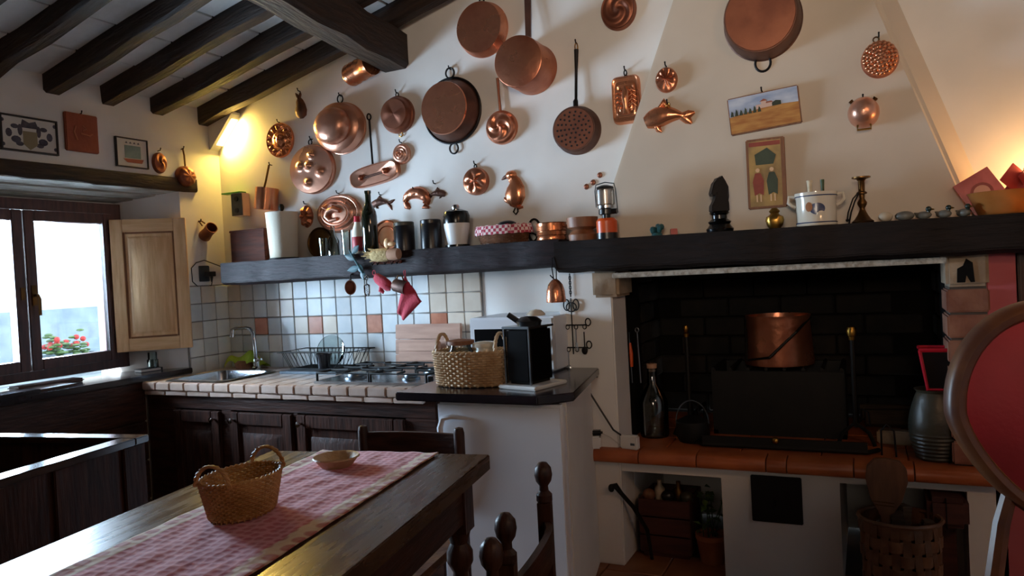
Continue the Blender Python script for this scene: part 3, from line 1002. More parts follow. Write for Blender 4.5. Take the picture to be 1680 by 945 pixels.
# microwave oven
mx0, mx1 = at(771, 580, 'y', 2.94).x, at(903, 580, 'y', 2.94).x
mz = at(835, 521, 'y', 2.94).z
mw = thing('microwave_oven', 'white microwave oven with black door at the back of the stone top', 'microwave', (mx0, 2.94, SLZ))
MW, MH = mx1-mx0+.02, mz-SLZ
b = MB(); b.box(0, MW, .012, .34, .008, MH); b.box(.02, MW-.02, .03, .30, 0, .01); part('body', b, 'white_enamel', mw, .006)
b = MB(); b.box(.006, MW*.68, 0, .014, .012, MH-.006); d = part('door', b, 'white_enamel', mw, .004)
b = MB(); b.box(.03, MW*.665, -.003, .001, .035, MH-.05); part('door_window', b, 'black_gloss', d)
b = MB(); b.box(MW*.69, MW-.006, .002, .014, .012, MH-.006); c = part('control_panel', b, 'white_plastic', mw, .003)
b = MB(); b.box(MW*.78, MW-.03, -.001, .003, MH-.085, MH-.05); part('display', b, 'black_gloss', c)
for zz_ in (.07, .13):
    b = MB(); b.M = TR(MW*.84, .002, zz_, R(90)); b.lathe([(.02, 0), (.018, .016), (0, .017)], 16); part('dial', b, 'steel', c)

# wicker basket maker
def wicker(root, rx, ry, h, flare, rows, stakes, mat, handles=None, wr=.0045, rimr=.008):
    """oval basket: base radii rx, ry; top radii times flare"""
    b = MB()
    seg = stakes*2
    for k in range(rows):
        z = .01+(h-.012)*k/(rows-1)
        f = 1+(flare-1)*(z/h)
        pts = []
        for i in range(seg):
            a = 2*PI*i/seg
            o = wr*.9*(1 if (i//1+k) % 2 == 0 else -1)*(1 if i % 2 == 0 else 0) 
            o = wr*.9*math.cos(PI*i/1*0.5*2+k*PI)
            pts.append(((rx*f+o)*math.cos(a), (ry*f+o)*math.sin(a), z))
        b.tube(pts, h/rows*.52, 5, True)
    part('wicker_weave', b, mat, root)
    b = MB()
    for i in range(stakes):
        a = 2*PI*(i+.25)/stakes
        b.tube([(rx*math.cos(a), ry*math.sin(a), .002), (rx*flare*math.cos(a), ry*flare*math.sin(a), h)], wr*.75, 5)
    part('stakes', b, mat, root)
    b = MB()
    for q in range(2):
        pts = []
        for i in range(96):
            a = 2*PI*i/96
            g = a*24+q*PI
            rr_ = rimr*.55*math.cos(g)
            pts.append(((rx*flare+rr_)*math.cos(a), (ry*flare+rr_)*math.sin(a), h+rimr*.55*math.sin(g)))
        b.tube(pts, rimr*.62, 5, True)
    part('rim', b, mat, root)
    b = MB(); b.lathe([(0, .004), (rx*1.0, .004), (rx*1.0, .010), (0, .010)], 32, sy=ry/rx); part('base', b, mat, root)
    for hd in handles or []:
        b = MB()
        for q in range(2):
            pts = []
            n = 30
            for i in range(n+1):
                t = PI*i/n
                p = Vector(hd[0]).lerp(Vector(hd[1]), (1-math.cos(t))/2)
                p.z += hd[2]*math.sin(t)
                g = i*1.1+q*PI
                pts.append((p.x+.003*math.cos(g), p.y+.003*math.sin(g), p.z))
            b.tube(pts, hd[3] if len(hd) > 3 else .006, 6)
        part('handle', b, mat, root)

# big basket on the stone top
p0 = at(771, 628, 'z', SLZ)
bk = thing('wicker_basket', 'long wicker basket with two hoop handles on the dark stone top', 'basket', (-1.425, 2.585, SLZ), R(4))
wicker(bk, .150, .085, .135, 1.08, 14, 30, 'wicker_pale', [((-.13, -.05, .13), (-.13, .06, .13), .075), ((.125, -.06, .13), (.125, .06, .13), .075)])
for (dx_, dy_, r_, h_, nm, lab, mt) in ((-.05, 0, .052, .15, 'storage_jar', 'glass storage jar with wooden lid in the long basket', 'lid'), (.055, .01, .045, .14, 'storage_jar', 'white storage jar lying low in the long basket', 'ceramic')):
    j = thing(nm, lab, 'jar', (-1.425+dx_, 2.585+dy_, SLZ+.012))
    b = MB(); b.lathe([(0, 0), (r_, 0), (r_, h_*.8), (r_*.8, h_*.92), (r_*.8, h_), (0, h_)], 24); part('body', b, 'clear_glass' if mt == 'lid' else 'ceramic', j)
    b = MB(); b.lathe([(0, h_), (r_*1.1, h_), (r_*1.1, h_+.015), (r_*.6, h_+.02), (0, h_+.022)], 24); part('lid', b, 'turned_wood' if mt == 'lid' else 'ceramic', j)
# black coffee machine on a white tray
cm = thing('coffee_machine', 'black capsule coffee machine with steel edges beside the long basket', 'coffee machine', (-1.175, 2.60, SLZ+.014), R(-14))
b = MB(); b.box(-.065, .055, -.075, .07, 0, .215); part('body', b, 'black_gloss', cm, .012)
for s in (-.068, .052):
    b = MB(); b.box(s, s+.008, -.082, -.072, 0, .21); part('steel_edge', b, 'steel', cm, .002)
b = MB(); b.box(-.072, .062, -.085, .075, .21, .219); part('top_plate', b, 'steel', cm, .003)
b = MB(); b.lathe([(.045, .219), (.05, .235), (.032, .25), (0, .254)], 20, (.0, .0, 0)); b.tube([(-.03, -.02, .23), (-.07, -.04, .262)], .011, 8); part('lever', b, 'black_plastic', cm)
b = MB(); b.box(-.085, .095, -.105, .10, 0, .013)
one('tray', b, 'white_plastic', 'flat white tray under the coffee machine', 'tray', (-1.175, 2.60, SLZ), R(-14), bevel=.004)
b = MB(); b.lathe([(0, 0), (.035, 0), (.036, .006), (.022, .020), (0, .024)], 20)
one('bowl_lid', b, 'ceramic', 'round pale lid lying on the coffee machine', 'lid', (-1.145, 2.60, SLZ+.014+.255))

# ------------------------------------------------------------------ dining table, runner, basket, dish
TA = R(9.6)
tl_ = Vector((-1.742, 1.80, 0))
TW, TLn, TZ = .735, 2.1, .78
tab = thing('dining_table', 'long dark wooden dining table with thick worn top', 'table', (tl_.x, tl_.y, 0), TA)
pw = TW/4
for i in range(4):
    b = MB(); b.box(i*pw+.0006, (i+1)*pw-.0006, -TLn, 0, TZ-.045, TZ)
    part('top_plank', b, 'table_top', tab, .003)
b = MB()
b.box(.05, TW-.05, -.075, -.05, TZ-.17, TZ-.046); b.box(.05, .075, -TLn+.05, -.05, TZ-.17, TZ-.046); b.box(TW-.075, TW-.05, -TLn+.05, -.05, TZ-.17, TZ-.046); b.box(.05, TW-.05, -TLn+.05, -TLn+.075, TZ-.17, TZ-.046)
part('apron', b, 'dark_wood_y', tab, .002)
for (x, y) in ((.08, -.08), (TW-.08, -.08), (.08, -TLn+.08), (TW-.08, -TLn+.08)):
    b = MB(); b.box(x-.036, x+.036, y-.036, y+.036, TZ-.20, TZ-.046)
    b.lathe([(.03, 0), (.035, .03), (.022, .06), (.034, .14), (.036, .30), (.026, .42), (.022, .46), (.038, .49), (.038, .52), (.026, .545), (.034, .575), (.034, .585)], 16, (x, y, 0))
    part('leg', b, 'dark_wood', tab)
# table runner (object space: x across, y along), laid flat with fabric waves
rn = bpy.data.objects.new('table_runner', None)
def run_z(x, y): return .0035+.0018*math.sin(x*70+3*math.sin(y*9))*math.sin(y*23+x*8)
b = MB()
RW = .39
b.grid(lambda u, v: ((u-.5)*RW, -v*1.75, run_z((u-.5)*RW, -v*1.75)), 60, 220)
me = b.mesh('table_runner')
bpy.data.objects.remove(rn)
ro = link('table_runner', me, 'runner')
r1 = at(530, 741, 'z', TZ); r2 = at(708, 741, 'z', TZ)
ro.location = tab.matrix_basis @ Vector((.385, -.012, TZ+.001))
ro.rotation_euler = (0, 0, TA-R(1.0))
md = ro.modifiers.new('cloth thickness', 'SOLIDIFY'); md.thickness = .002; md.offset = 1
tag(ro, 'red patterned table runner with beige border along the dining table', 'table runner')
# oval wicker basket on the runner
bp_ = at(383, 857, 'z', TZ+.004)
bb = thing('wicker_basket', 'small honey coloured wicker basket with two hoop handles on the red runner', 'basket', (bp_.x-.02, bp_.y+.05, TZ+.006), TA+R(-4))
wicker(bb, .060, .082, .092, 1.28, 17, 34, 'wicker', [((-.046, -.093, .088), (.046, -.093, .088), .046, .0036), ((-.046, .093, .088), (.046, .093, .088), .046, .0036)], .0028, .0048)
dp = at(558, 763, 'z', TZ+.006)
b = MB(); b.lathe([(0, .004), (.040, .0), (.045, .004), (.062, .026), (.066, .027), (.064, .031), (.058, .029), (.042, .010), (0, .009)], 36)
one('clay_dish', b, 'wicker_pale', 'shallow beige dish on the red table runner', 'dish', (dp.x, dp.y-.015, TZ+.006))

# ladder-back chairs
def ladder_chair(loc, rz, label, H=.82, W=.40, D=.40, plain=False):
    c = thing('ladder_back_chair', label, 'chair', loc, rz, 'chairs around the dining table')
    # back posts along local x at y = 0; the seat goes to -y
    for s in (-W/2, W/2):
        b = MB(); b.box(s-.017, s+.017, -.017, .017, 0, H-.105)
        b.lathe([(.017, H-.105), (.021, H-.10), (.021, H-.085), (.012, H-.075), (.0115, H-.062), (.02, H-.05), (.0235, H-.034), (.021, H-.016), (.011, H-.003), (0, H)], 16, (s, 0, 0))
        if plain:
            b = MB(); b.lathe([(.014, 0), (.017, .3), (.018, H-.02), (.014, H-.004), (0, H)], 14, (s, 0, 0))
        part('back_post', b, 'dark_wood', c, 0)
    for (z, h_, cv) in (((H-.10, .075, .03), (H-.24, .06, .03)) if plain else ((H-.20, .075, .05), (H-.33, .06, .05))):
        b = MB()
        n = 12
        vs, fs = [], []
        for i in range(n+1):
            t = i/n
            x = -W/2+W*t
            yb = cv*4*t*(1-t)*.8
            zt2 = h_*(1 if plain else .6+.4*math.sin(PI*t))
            vs += [(x, yb-.008, z), (x, yb+.008, z), (x, yb+.008, z+zt2), (x, yb-.008, z+zt2)]
        for i in range(n):
            for j in range(4): fs.append((i*4+j, i*4+(j+1) % 4, i*4+4+(j+1) % 4, i*4+4+j))
        fs += [(3, 2, 1, 0), tuple(n*4+j for j in range(4))]
        b.add(vs, fs); part('back_slat', b, 'dark_wood_x', c)
    for s in (-W/2, W/2):
        b = MB(); b.lathe([(.016, 0), (.018, .2), (.02, .43), (.014, .45), (0, .452)], 12, (s, -D, 0)); part('front_leg', b, 'dark_wood', c)
    b = MB(); b.box(-W/2-.01, W/2+.01, -D-.01, -.0+.005, .425, .455); part('seat', b, 'wicker_brown', c, .012)
    for z in (.15, .30):
        for (p, q) in (((-W/2, 0, z), (-W/2, -D, z)), ((W/2, 0, z), (W/2, -D, z)), ((-W/2, -D, z+.03), (W/2, -D, z+.03))):
            b = MB(); b.tube([p, q], .010, 8); part('stretcher', b, 'dark_wood', c)
    return c
A, B_, C_ = at(890, 757, 'z', .82), at(828, 840, 'z', .82), at(793, 880, 'z', .82)
dirv = (A-B_); mid = (A+B_)/2
rz = math.atan2(dirv.y, dirv.x)          # local +x points from near post to far post
ladder_chair((mid.x, mid.y, 0), rz+PI, 'dark ladder-back chair with ball finials nearest the fireplace end of the table', W=dirv.length)
d2 = dirv.normalized()
m2 = C_ - d2*.20
ladder_chair((m2.x+.015, m2.y, 0), rz+PI, 'second dark ladder-back chair along the long side of the table, next to the partition-end chair')
fa_, fb = at(592, 712, 'y', 2.06), at(757, 704, 'y', 2.10)
v = fb-fa_
ladder_chair(((fa_.x+fb.x)/2, (fa_.y+fb.y)/2, 0), math.atan2(v.y, v.x)+0, 'dark low-backed chair at the far head of the table with its back to the cupboards', H=.815, W=v.length-.02, plain=True)

# open chest left of the table
ca = R(10.0)
ch = thing('open_chest', 'dark wooden open-topped kneading chest between the window wall and the table', 'chest', (-2.122, 1.628, 0), ca)
CW, CD, CH = .80, 1.15, .85
b = MB(); b.box(-CW, -.0, -.022, 0, .1, CH-.02); b.box(-CW, 0, -CD, -CD+.022, .1, CH-.02); b.box(-CW, -CW+.022, -CD, 0, .1, CH-.02); b.box(-.022, 0, -CD, 0, .1, CH-.02); b.box(-CW, 0, -CD, 0, .25, .27)
part('body', b, 'dark_wood', ch)
for (x0_, x1_, y0_, y1_) in ((-CW-.01, .018, -.045, .012), (-.045, .018, -CD, -.046), (-CW-.01, -CW+.04, -CD, -.046)):
    b = MB(); b.box(x0_, x1_, y0_, y1_, CH-.022, CH); part('rim', b, 'polished_wood', ch, .003)
for (ya, yb) in ((-.09, -.0), (-.34, -.23), (-.60, -.49), (-.86, -.75), (-CD, -CD+.09)):
    b = MB(); b.box(0, .012, ya, yb, .0, CH-.023); part('stile', b, 'dark_wood', ch, .003)

# red oval-backed chair at the right
RC = thing('oval_back_chair', 'red velvet chair with gilt wooden oval back in front of the hearth', 'chair', (.375, 1.93, 0), R(14))
def oval(t, rx, rz, c=(0, 0)):
    # egg: narrower towards the bottom
    s = math.sin(t)
    k = 1-.30*max(0, -s)**1.2
    return (c[0]+rx*k*math.cos(t), c[1]+rz*s)
OC = .942
lean = .12
def lp(x, z, y=0): return (x, y+(z-.5)*lean, z)
b = MB()
prof = [(-.020, -.016), (-.014, -.024), (0, -.028), (.012, -.022), (.018, -.012), (.018, .016), (-.020, .016)]
n = 64
vs, fs = [], []
for i in range(n):
    t = 2*PI*i/n
    for (o, y) in prof:
        x, z = oval(t, .200+o, .228+o, (0, OC))
        vs.append(lp(x, z, y))
m = len(prof)
for i in range(n):
    for j in range(m): fs.append((i*m+j, ((i+1) % n)*m+j, ((i+1) % n)*m+(j+1) % m, i*m+(j+1) % m))
b.add(vs, fs); part('back_frame', b, 'chair_gilt', RC)
b = MB()
vs, fs = [], []
rows = 10
for r_ in range(rows+1):
    q = 1-r_/rows
    for i in range(n):
        t = 2*PI*i/n
        x, z = oval(t, .184*q, .212*q, (0, OC))
        vs.append(lp(x, z, -.006-.035*(1-q**2.5)))
for r_ in range(rows):
    for i in range(n):
        fs.append((r_*n+i, r_*n+(i+1) % n, (r_+1)*n+(i+1) % n, (r_+1)*n+i))
b.add(vs, fs); part('back_cushion', b, 'red_velvet', RC)
b = MB()
pts = [lp(*oval(2*PI*i/n, .185, .213, (0, OC)), -.014) for i in range(n)]
b.tube(pts, .005, 6, True); part('piping', b, 'brass', RC)
for s in (-1, 1):
    b = MB(); b.tube([lp(s*.10, .775, 0), lp(s*.125, .70), lp(s*.15, .58), lp(s*.165, .48), (s*.18, .0, .40), (s*.185, .03, .2), (s*.19, .06, 0)], [.016, .018, .019, .021, .022, .018, .014], 8)
    part('rear_leg', b, 'chair_gilt', RC)
    b = MB(); b.lathe([(.012, 0), (.018, .05), (.024, .34), (.03, .38), (.03, .42)], 14, (s*.21, -.42, 0)); part('front_leg', b, 'chair_gilt', RC)
b = MB(); b.box(-.235, .235, -.45, .0, .38, .43); part('seat_rail', b, 'chair_gilt', RC, .012)
b = MB(); b.grid(lambda u, v: ((u-.5)*.45, -.44+v*.43, .43+.06*(1-abs(2*u-1)**4)*(1-abs(2*v-1)**4)), 16, 16); part('seat_cushion', b, 'red_velvet', RC)
# ------------------------------------------------------------------ copper on the walls
GC = 'copper ware hung on the back wall'
def hang(name, label, cx, cy, wpx, hpx, d, cat='mould', wy=None, rot=0, group=GC):
    """root at the wall behind the item's centre; the item faces the room (-y). Returns root, half width, half height"""
    y = WY if wy is None else wy
    a = at(cx-wpx/2, cy, 'y', y-d); c = at(cx+wpx/2, cy, 'y', y-d)
    e = at(cx, cy-hpx/2, 'y', y-d); f = at(cx, cy+hpx/2, 'y', y-d)
    o = thing(name, label, cat, (((a.x+c.x)/2), y, (e.z+f.z)/2), 0, group, (0, rot, 0))
    return o, (c.x-a.x)/2, (e.z-f.z)/2
def nail(root, z, x=0.0, d=.02):
    b = MB(); b.tube([(x, .004, z), (x, -d, z+.002), (x, -d-.004, z+.012)], .003, 5); b.sph((x, -d-.004, z+.013), .004, 6, 4)
    part('nail', b, 'iron', root)
def hring(root, x, z, rx, rz_, r=.003, mat='iron', y=-.008, name='hanging_ring'):
    b = MB(); b.ring((x, y, z), rx, rz_, r, 'xz', 20, 6)
    part(name, b, mat, root)
def bowlprof(d, base=.78, lip=.0): return [(1, 0), (1.0, .004), (.985, .006), (base+.06, d*.8), (base+.02, d*.95), (base-.05, d), (0, d)]

# 1 ribbed drum by the purlin
o, rx, rz_ = hang('copper_mould', 'ribbed copper drum mould half hidden behind the big purlin', 588, 113, 46, 38, .07)
b = MB(); b.M = TR(0, -.05, 0, 0, R(82), R(-15))
b.lathe([(0, -rx), (rz_*.95, -rx), (rz_, -rx*.9), (rz_*.9, -rx*.6), (rz_, -rx*.5), (rz_*.9, -rx*.05), (rz_, .0), (rz_*.92, rx*.5), (rz_, rx*.6), (rz_, rx), (0, rx)], 28)
part('body', b, 'copper_bright', o)
nail(o, rz_*1.05)
# 2 little hare shaped mould
o, rx, rz_ = hang('copper_mould', 'slim brass hare-shaped mould with long ears near the corner', 490, 172, 18, 44, .02)
b = MB(); b.loft([(0, -rz_), (0, -rz_*.8), (0, -rz_*.4), (0, 0), (-rx*.2, rz_*.35), (-rx*.3, rz_*.55)], [rx*.3, rx*.9, rx*1.05, rx*.8, rx*.6, rx*.35], [.012, .022, .028, .022, .018, .01])
b.loft([(-rx*.3, rz_*.5), (-rx*.6, rz_*.8), (-rx*.9, rz_)], [rx*.2, rx*.25, rx*.06], [.008, .008, .003]); b.loft([(-rx*.2, rz_*.5), (-rx*.0, rz_*.85), (0, rz_*1.05)], [rx*.2, rx*.22, rx*.06], [.008, .008, .003])
part('body', b, 'copper_dark', o); nail(o, rz_*1.05)
# 3 sun face
o, rx, rz_ = hang('copper_mould', 'round copper mould embossed with a rayed sun face beside the corner lamp', 455, 229, 44, 58, .03)
def hsun(t, a):
    h = 0
    if .55 < t < .93: h += .007*math.cos(14*a)*math.sin((t-.55)/.38*PI)
    if t <= .5: h += .016*math.sqrt(max(0, 1-(t/.5)**2))
    h += .006*math.exp(-((t*math.cos(a)/.06)**2+((t*math.sin(a)+.05)/.14)**2))
    h -= .006*math.exp(-(((abs(t*math.cos(a))-.18)/.07)**2+((t*math.sin(a)-.12)/.05)**2))
    return h
b = MB(); b.dome(rx, rz_, [(1, 0), (1, .010), (.96, .016), (.92, .012), (0, .014)], 84, 26, hsun); part('body', b, 'copper_bright', o); nail(o, rz_*1.02)
# 4 hanging bowl with domed base
o, rx, rz_ = hang('copper_bowl', 'pinkish copper bowl with a round domed base hung by an iron ring', 560, 210, 76, 86, .02, 'bowl')
b = MB(); b.dome(rx, rz_, [(1, 0), (1, .01), (.97, .012), (.93, .06), (.82, .075), (.70, .080), (.70, .095), (.66, .12), (.55, .14), (.35, .152), (0, .157)], 56); part('body', b, 'copper_pink', o)
hring(o, -.004, rz_+.02, .018, .022, .0035); nail(o, rz_+.035)
# 5 disc with bumps
o, rx, rz_ = hang('copper_pan', 'round copper egg pan with raised round bumps', 509, 277, 72, 82, .035, 'pan')
bumps = [(.1, .55), (-.45, .15), (-.05, .12), (.45, -.15), (-.12, -.55)]
def hb_(t, a):
    x, z = t*math.cos(a), t*math.sin(a)
    return sum(.022*math.exp(-((x-p)**2+(z-q)**2)/.016) for p, q in bumps)+.006*(1-t*t)
b = MB(); b.dome(rx, rz_, [(1, 0), (1, .022), (.96, .03), (0, .032)], 72, 30, hb_); part('body', b, 'copper_pink', o)
hring(o, -.01, rz_+.015, .012, .014, .003); nail(o, rz_+.03)
# 6 small saucepan hung by a flat handle
o, rx, rz_ = hang('copper_saucepan', 'small copper saucepan hanging by its long flat handle near the corner', 433, 326, 30, 36, .08, 'saucepan')
b = MB(); b.M = TR(0, -.06, 0, 0, R(8), R(20)); b.lathe([(0, -rz_), (rx*.95, -rz_), (rx*.95, rz_), (rx*.9, rz_), (rx*.9, -rz_+.006), (0, -rz_+.006)], 28); part('body', b, 'copper_bright', o)
b = MB(); b.tube([(-.01, -.085, rz_*.2), (-.008, -.05, rz_*1.6), (-.004, -.02, rz_*3.2)], .006, 6); part('handle', b, 'brass_old', o); nail(o, rz_*3.2)
# 8 flower mould above the towel roll
o, rx, rz_ = hang('copper_mould', 'small fluted copper flower mould above the wooden shelf', 500, 355, 22, 38, .02)
b = MB(); b.dome(rx, rz_, [(1, 0), (.95, .012), (.6, .026), (0, .02)], 60, 16, lambda t, a: .006*math.cos(8*a)*min(1, t*2)*(1-t*.4), lambda a: 1-.06*abs(math.sin(4*a))); part('body', b, 'copper', o); nail(o, rz_*1.08)
# 9 lobster mould
o, rx, rz_ = hang('copper_mould', 'oval copper mould with concentric rings and an embossed lobster', 551, 350, 74, 64, .04)
b = MB(); b.dome(rx, rz_, [(1, 0), (.99, .014), (.8, .035), (.55, .045), (0, .05)], 64, 34, lambda t, a: .0055*math.cos(t*42) if t > .5 else 0)
part('body', b, 'copper_pink', o)
b = MB()
b.loft([(.25*rx, .1*rz_), (.0, .22*rz_), (-.25*rx, .1*rz_), (-.35*rx, -.15*rz_), (-.2*rx, -.35*rz_), (.1*rx, -.3*rz_)], [.012, .018, .02, .018, .014, .01], [.015, .025, .028, .025, .02, .012], 8, lambda s, t: .004*math.cos(s*36), -.048)
b.loft([(-.3*rx, .2*rz_), (-.5*rx, .35*rz_), (-.35*rx, .5*rz_)], [.006, .012, .004], [.008, .014, .006], 6, None, -.044); b.loft([(-.1*rx, .25*rz_), (-.1*rx, .5*rz_), (.1*rx, .45*rz_)], [.006, .011, .004], [.008, .014, .006], 6, None, -.044)
part('embossed_lobster', b, 'copper_pink', o); nail(o, rz_*1.05)
# 10 oblong two-knob pan on a long iron handle
o, rx, rz_ = hang('copper_pan', 'oblong copper pan with two knobs on a thin iron handle', 613, 286, 80, 34, .03, 'pan', rot=R(-8))
def sup(a): # stadium
    ca_, sa_ = abs(math.cos(a)), abs(math.sin(a)); return (ca_**3.2+sa_**3.2)**(-1/3.2)
b = MB(); b.dome(rx, rz_, [(1, 0), (1, .03), (.95, .034), (.86, .028), (0, .028)], 64, 0, None, sup); part('body', b, 'copper_pink', o)
for s in (-.5, .5):
    b = MB(); b.sph((s*rx, -.035, 0), (.016, .016, .016), 14, 8); part('knob', b, 'copper', o)
b = MB(); b.tube([(-.45*rx, -.034, .0), (.45*rx, -.034, .0)], .003, 6); b.tube([(-.45*rx, -.034, -.008), (.45*rx, -.034, -.008)], .003, 6); part('groove_rod', b, 'copper_dark', o)
hz = at(605, 190, 'y', WY-.02).z-o.location.z
b = MB(); b.tube([(0, -.02, rz_*.9), (.012, -.02, hz*.5), (.025, -.016, hz-.02)], .0055, 6); b.ring((.026, -.016, hz-.005), .012, .016, .004); part('handle', b, 'iron', o)
# 11 round mould with two rings
o, rx, rz_ = hang('copper_mould', 'brownish round copper mould with a faint cross relief and two small rings', 648, 187, 52, 62, .04)
b = MB(); b.dome(rx, rz_, [(1, 0), (1, .02), (.93, .026), (.84, .05), (.78, .056), (0, .056)], 56, 24, lambda t, a: (.007*max(0, math.cos(2*a+.6))*math.sin(min(1, t/.75)*PI) if t < .75 else 0)); part('body', b, 'copper_brown', o)
hring(o, 0, rz_+.008, .009, .011); hring(o, .01, -rz_-.006, .012, .010, mat='brass'); nail(o, rz_+.018)
# 12 small round
o, rx, rz_ = hang('copper_mould', 'little round copper mould with a rose relief beside the oblong pan', 656, 252, 28, 34, .025)
b = MB(); b.dome(rx, rz_, [(1, 0), (1, .012), (.85, .024), (0, .03)], 44, 22, lambda t, a: .005*math.cos(t*22+a)*(1-t)); part('body', b, 'copper_pink', o); nail(o, rz_+.006)
# 13 big pan with two iron rings
o, rx, rz_ = hang('copper_pan', 'large hammered copper pan with dark rim and two iron ring handles', 741, 181, 92, 108, .02, 'pan')
b = MB(); b.dome(rx, rz_, [(1.01, 0), (1.01, .012), (.985, .016), (.96, .012), (.80, .085), (.74, .098)], 64); part('body', b, 'copper_dark', o)
b = MB(); b.dome(rx*.80, rz_*.80, [(1, .09), (.98, .099), (0, .10)], 56); part('base', b, 'copper', o)
b = MB(); b.ring((0, -.012, 0), rx*1.0, rz_*1.0, .006, 'xz', 64); part('rim', b, 'iron', o)
for s in (1, -1):
    hring(o, -.0, s*(rz_+.026), .024, .026, .0045, 'iron', -.012, 'ring_handle')
nail(o, rz_+.045)
# 14 small dolphin mould (behind the bottle)
def fish(o, L, Wd, d, mat, bend=0.0, flip=1, tail=1.0):
    b = MB()
    n = 12
    sp, ws, ds = [], [], []
    for i in range(n+1):
        t = i/n
        x = (-.5+t*.82)*L*flip
        z = bend*L*(math.sin(PI*t*.9)-.4)
        sp.append((x, z)); ws.append(Wd*(.18+.9*math.sin(PI*min(1, t*.86+.09))**.8)*(1-.55*t)); ds.append(d*(.35+.65*math.sin(PI*min(1, t*.85+.1))))
    b.loft(sp, ws, ds, 8, lambda s, t: .0035*math.cos(s*30)*math.cos(t*5) if s > .25 else 0)
    part('body', b, mat, o)
    e = sp[-1]; e0 = sp[-2]
    dx, dz = e[0]-e0[0], e[1]-e0[1]; l = math.hypot(dx, dz); dx /= l; dz /= l
    b = MB()
    for s in (1, -1):
        b.loft([(e[0]-dx*.01, e[1]), (e[0]+dx*.10*L-dz*s*.10*L*tail, e[1]+dz*.10*L+dx*s*.10*L*tail*abs(1)), (e[0]+dx*.2*L-dz*s*.2*L*tail, e[1]+dz*.2*L+dx*s*.2*L*tail)], [Wd*.3, Wd*.35, Wd*.1], [d*.4, d*.4, d*.15], 6)
    part('tail', b, mat, o)
    b = MB()
    k = 6
    b.loft([(sp[k-2][0], sp[k-2][1]+ws[k-2]*.7), (sp[k][0], sp[k][1]+ws[k]*1.35), (sp[k+2][0], sp[k+2][1]+ws[k+2]*.8)], [Wd*.15, Wd*.35, Wd*.1], [d*.3, d*.35, d*.15], 6)
    part('dorsal_fin', b, mat, o)
    b = MB()
    b.loft([(sp[3][0], sp[3][1]-ws[3]*.6), (sp[4][0], sp[4][1]-ws[4]*1.2), (sp[5][0], sp[5][1]-ws[5]*1.55)], [Wd*.2, Wd*.25, Wd*.08], [d*.4, d*.35, d*.15], 6)
    part('belly_fin', b, mat, o)
o, rx, rz_ = hang('copper_mould', 'grey-brown dolphin mould half hidden behind the wine bottle', 624, 334, 32, 26, .015)
fish(o, rx*2.3, rz_*.6, .02, 'copper_dark', .12); nail(o, rz_*1.1)
# 15 curved crayfish
o, rx, rz_ = hang('copper_mould', 'curved copper crayfish mould bent into a horseshoe', 678, 326, 42, 38, .025)
sp = [(rx*.85*math.cos(a), rz_*.75*math.sin(a)-.2*rz_) for a in [R(-25+i*17) for i in range(13)]]
b = MB(); b.loft(sp, [rx*(.12+.3*math.sin(PI*min(1, i/12*.8+.15))) for i in range(13)], [.006+.022*math.sin(PI*min(1, i/12*.85+.1)) for i in range(13)], 8, lambda s, t: .004*math.cos(s*44)); part('body', b, 'copper', o)
b = MB(); b.loft([(sp[-1][0], sp[-1][1]), (sp[-1][0]+.01, sp[-1][1]-.02), (sp[-1][0]+.03, sp[-1][1]-.035)], [.012, .02, .008], [.01, .012, .004], 6); b.loft([sp[0], (sp[0][0]-.015, sp[0][1]-.012), (sp[0][0]+.02, sp[0][1]-.02)], [.008, .014, .008], [.01, .01, .004], 6); part('claw', b, 'copper', o); nail(o, rz_*.75)
# 16 small fish
o, rx, rz_ = hang('copper_mould', 'tiny dark fish mould next to the crayfish mould', 713, 319, 28, 20, .015)
fish(o, rx*2.2, rz_*.7, .015, 'copper_dark', .12, -1); nail(o, rz_*1.8)
# 17 frying pan high up
o, rx, rz_ = hang('copper_pan', 'shallow reddish copper pan hung high beside the big casserole', 790, 47, 80, 92, .03, 'pan')
b = MB(); b.dome(rx, rz_, [(1, 0), (1, .01), (.985, .012), (.93, .055), (.90, .06), (0, .06)], 60); part('body', b, 'copper', o); hring(o, 0, rz_+.008, .012, .012, .004); nail(o, rz_+.02)
# 18 big casserole with long handle
o, rx, rz_ = hang('copper_casserole', 'deep copper casserole hanging base outward on a long iron handle', 850, 100, 79, 86, .18, 'saucepan')
b = MB(); b.dome(rx, rz_, [(1.0, .0), (1.02, .004), (1.0, .01), (1.0, .172), (.985, .18), (.95, .182), (0, .18)], 64); part('body', b, 'copper', o)
b = MB(); b.hexa([(-.012, -.16, rz_*.85), (.012, -.16, rz_*.85), (.012, -.02, rz_*.95), (-.012, -.02, rz_*.95)], [(-.011, -.17, rz_*.97), (.011, -.17, rz_*.97), (.011, -.03, rz_*1.05), (-.011, -.03, rz_*1.05)])
b.hexa([(-.013, -.05, rz_), (.013, -.05, rz_), (.013, -.04, rz_), (-.013, -.04, rz_)], [(-.018, -.02, rz_+.36), (.018, -.02, rz_+.36), (.018, -.01, rz_+.36), (-.018, -.01, rz_+.36)]); part('handle', b, 'copper_dark', o)
nail(o, rz_+.35)
# 19 small long handled mould
o, rx, rz_ = hang('copper_mould', 'round copper mould with fruit relief on a long brown handle', 820, 208, 50, 56, .035)
b = MB(); b.dome(rx, rz_, [(1, 0), (1, .022), (.95, .028), (.86, .034), (.8, .046), (0, .05)], 56, 26, lambda t, a: (.007*math.cos(3*a+t*7)*math.sin(min(1, t/.8)*PI) if t < .8 else 0)); part('body', b, 'copper', o)
hz = at(815, 128, 'y', WY-.02).z-o.location.z
b = MB(); b.tube([(0, -.018, rz_*.95), (-.004, -.02, (rz_+hz)/2), (-.008, -.015, hz)], [.008, .006, .008], 8); part('handle', b, 'copper_brown', o); nail(o, hz)
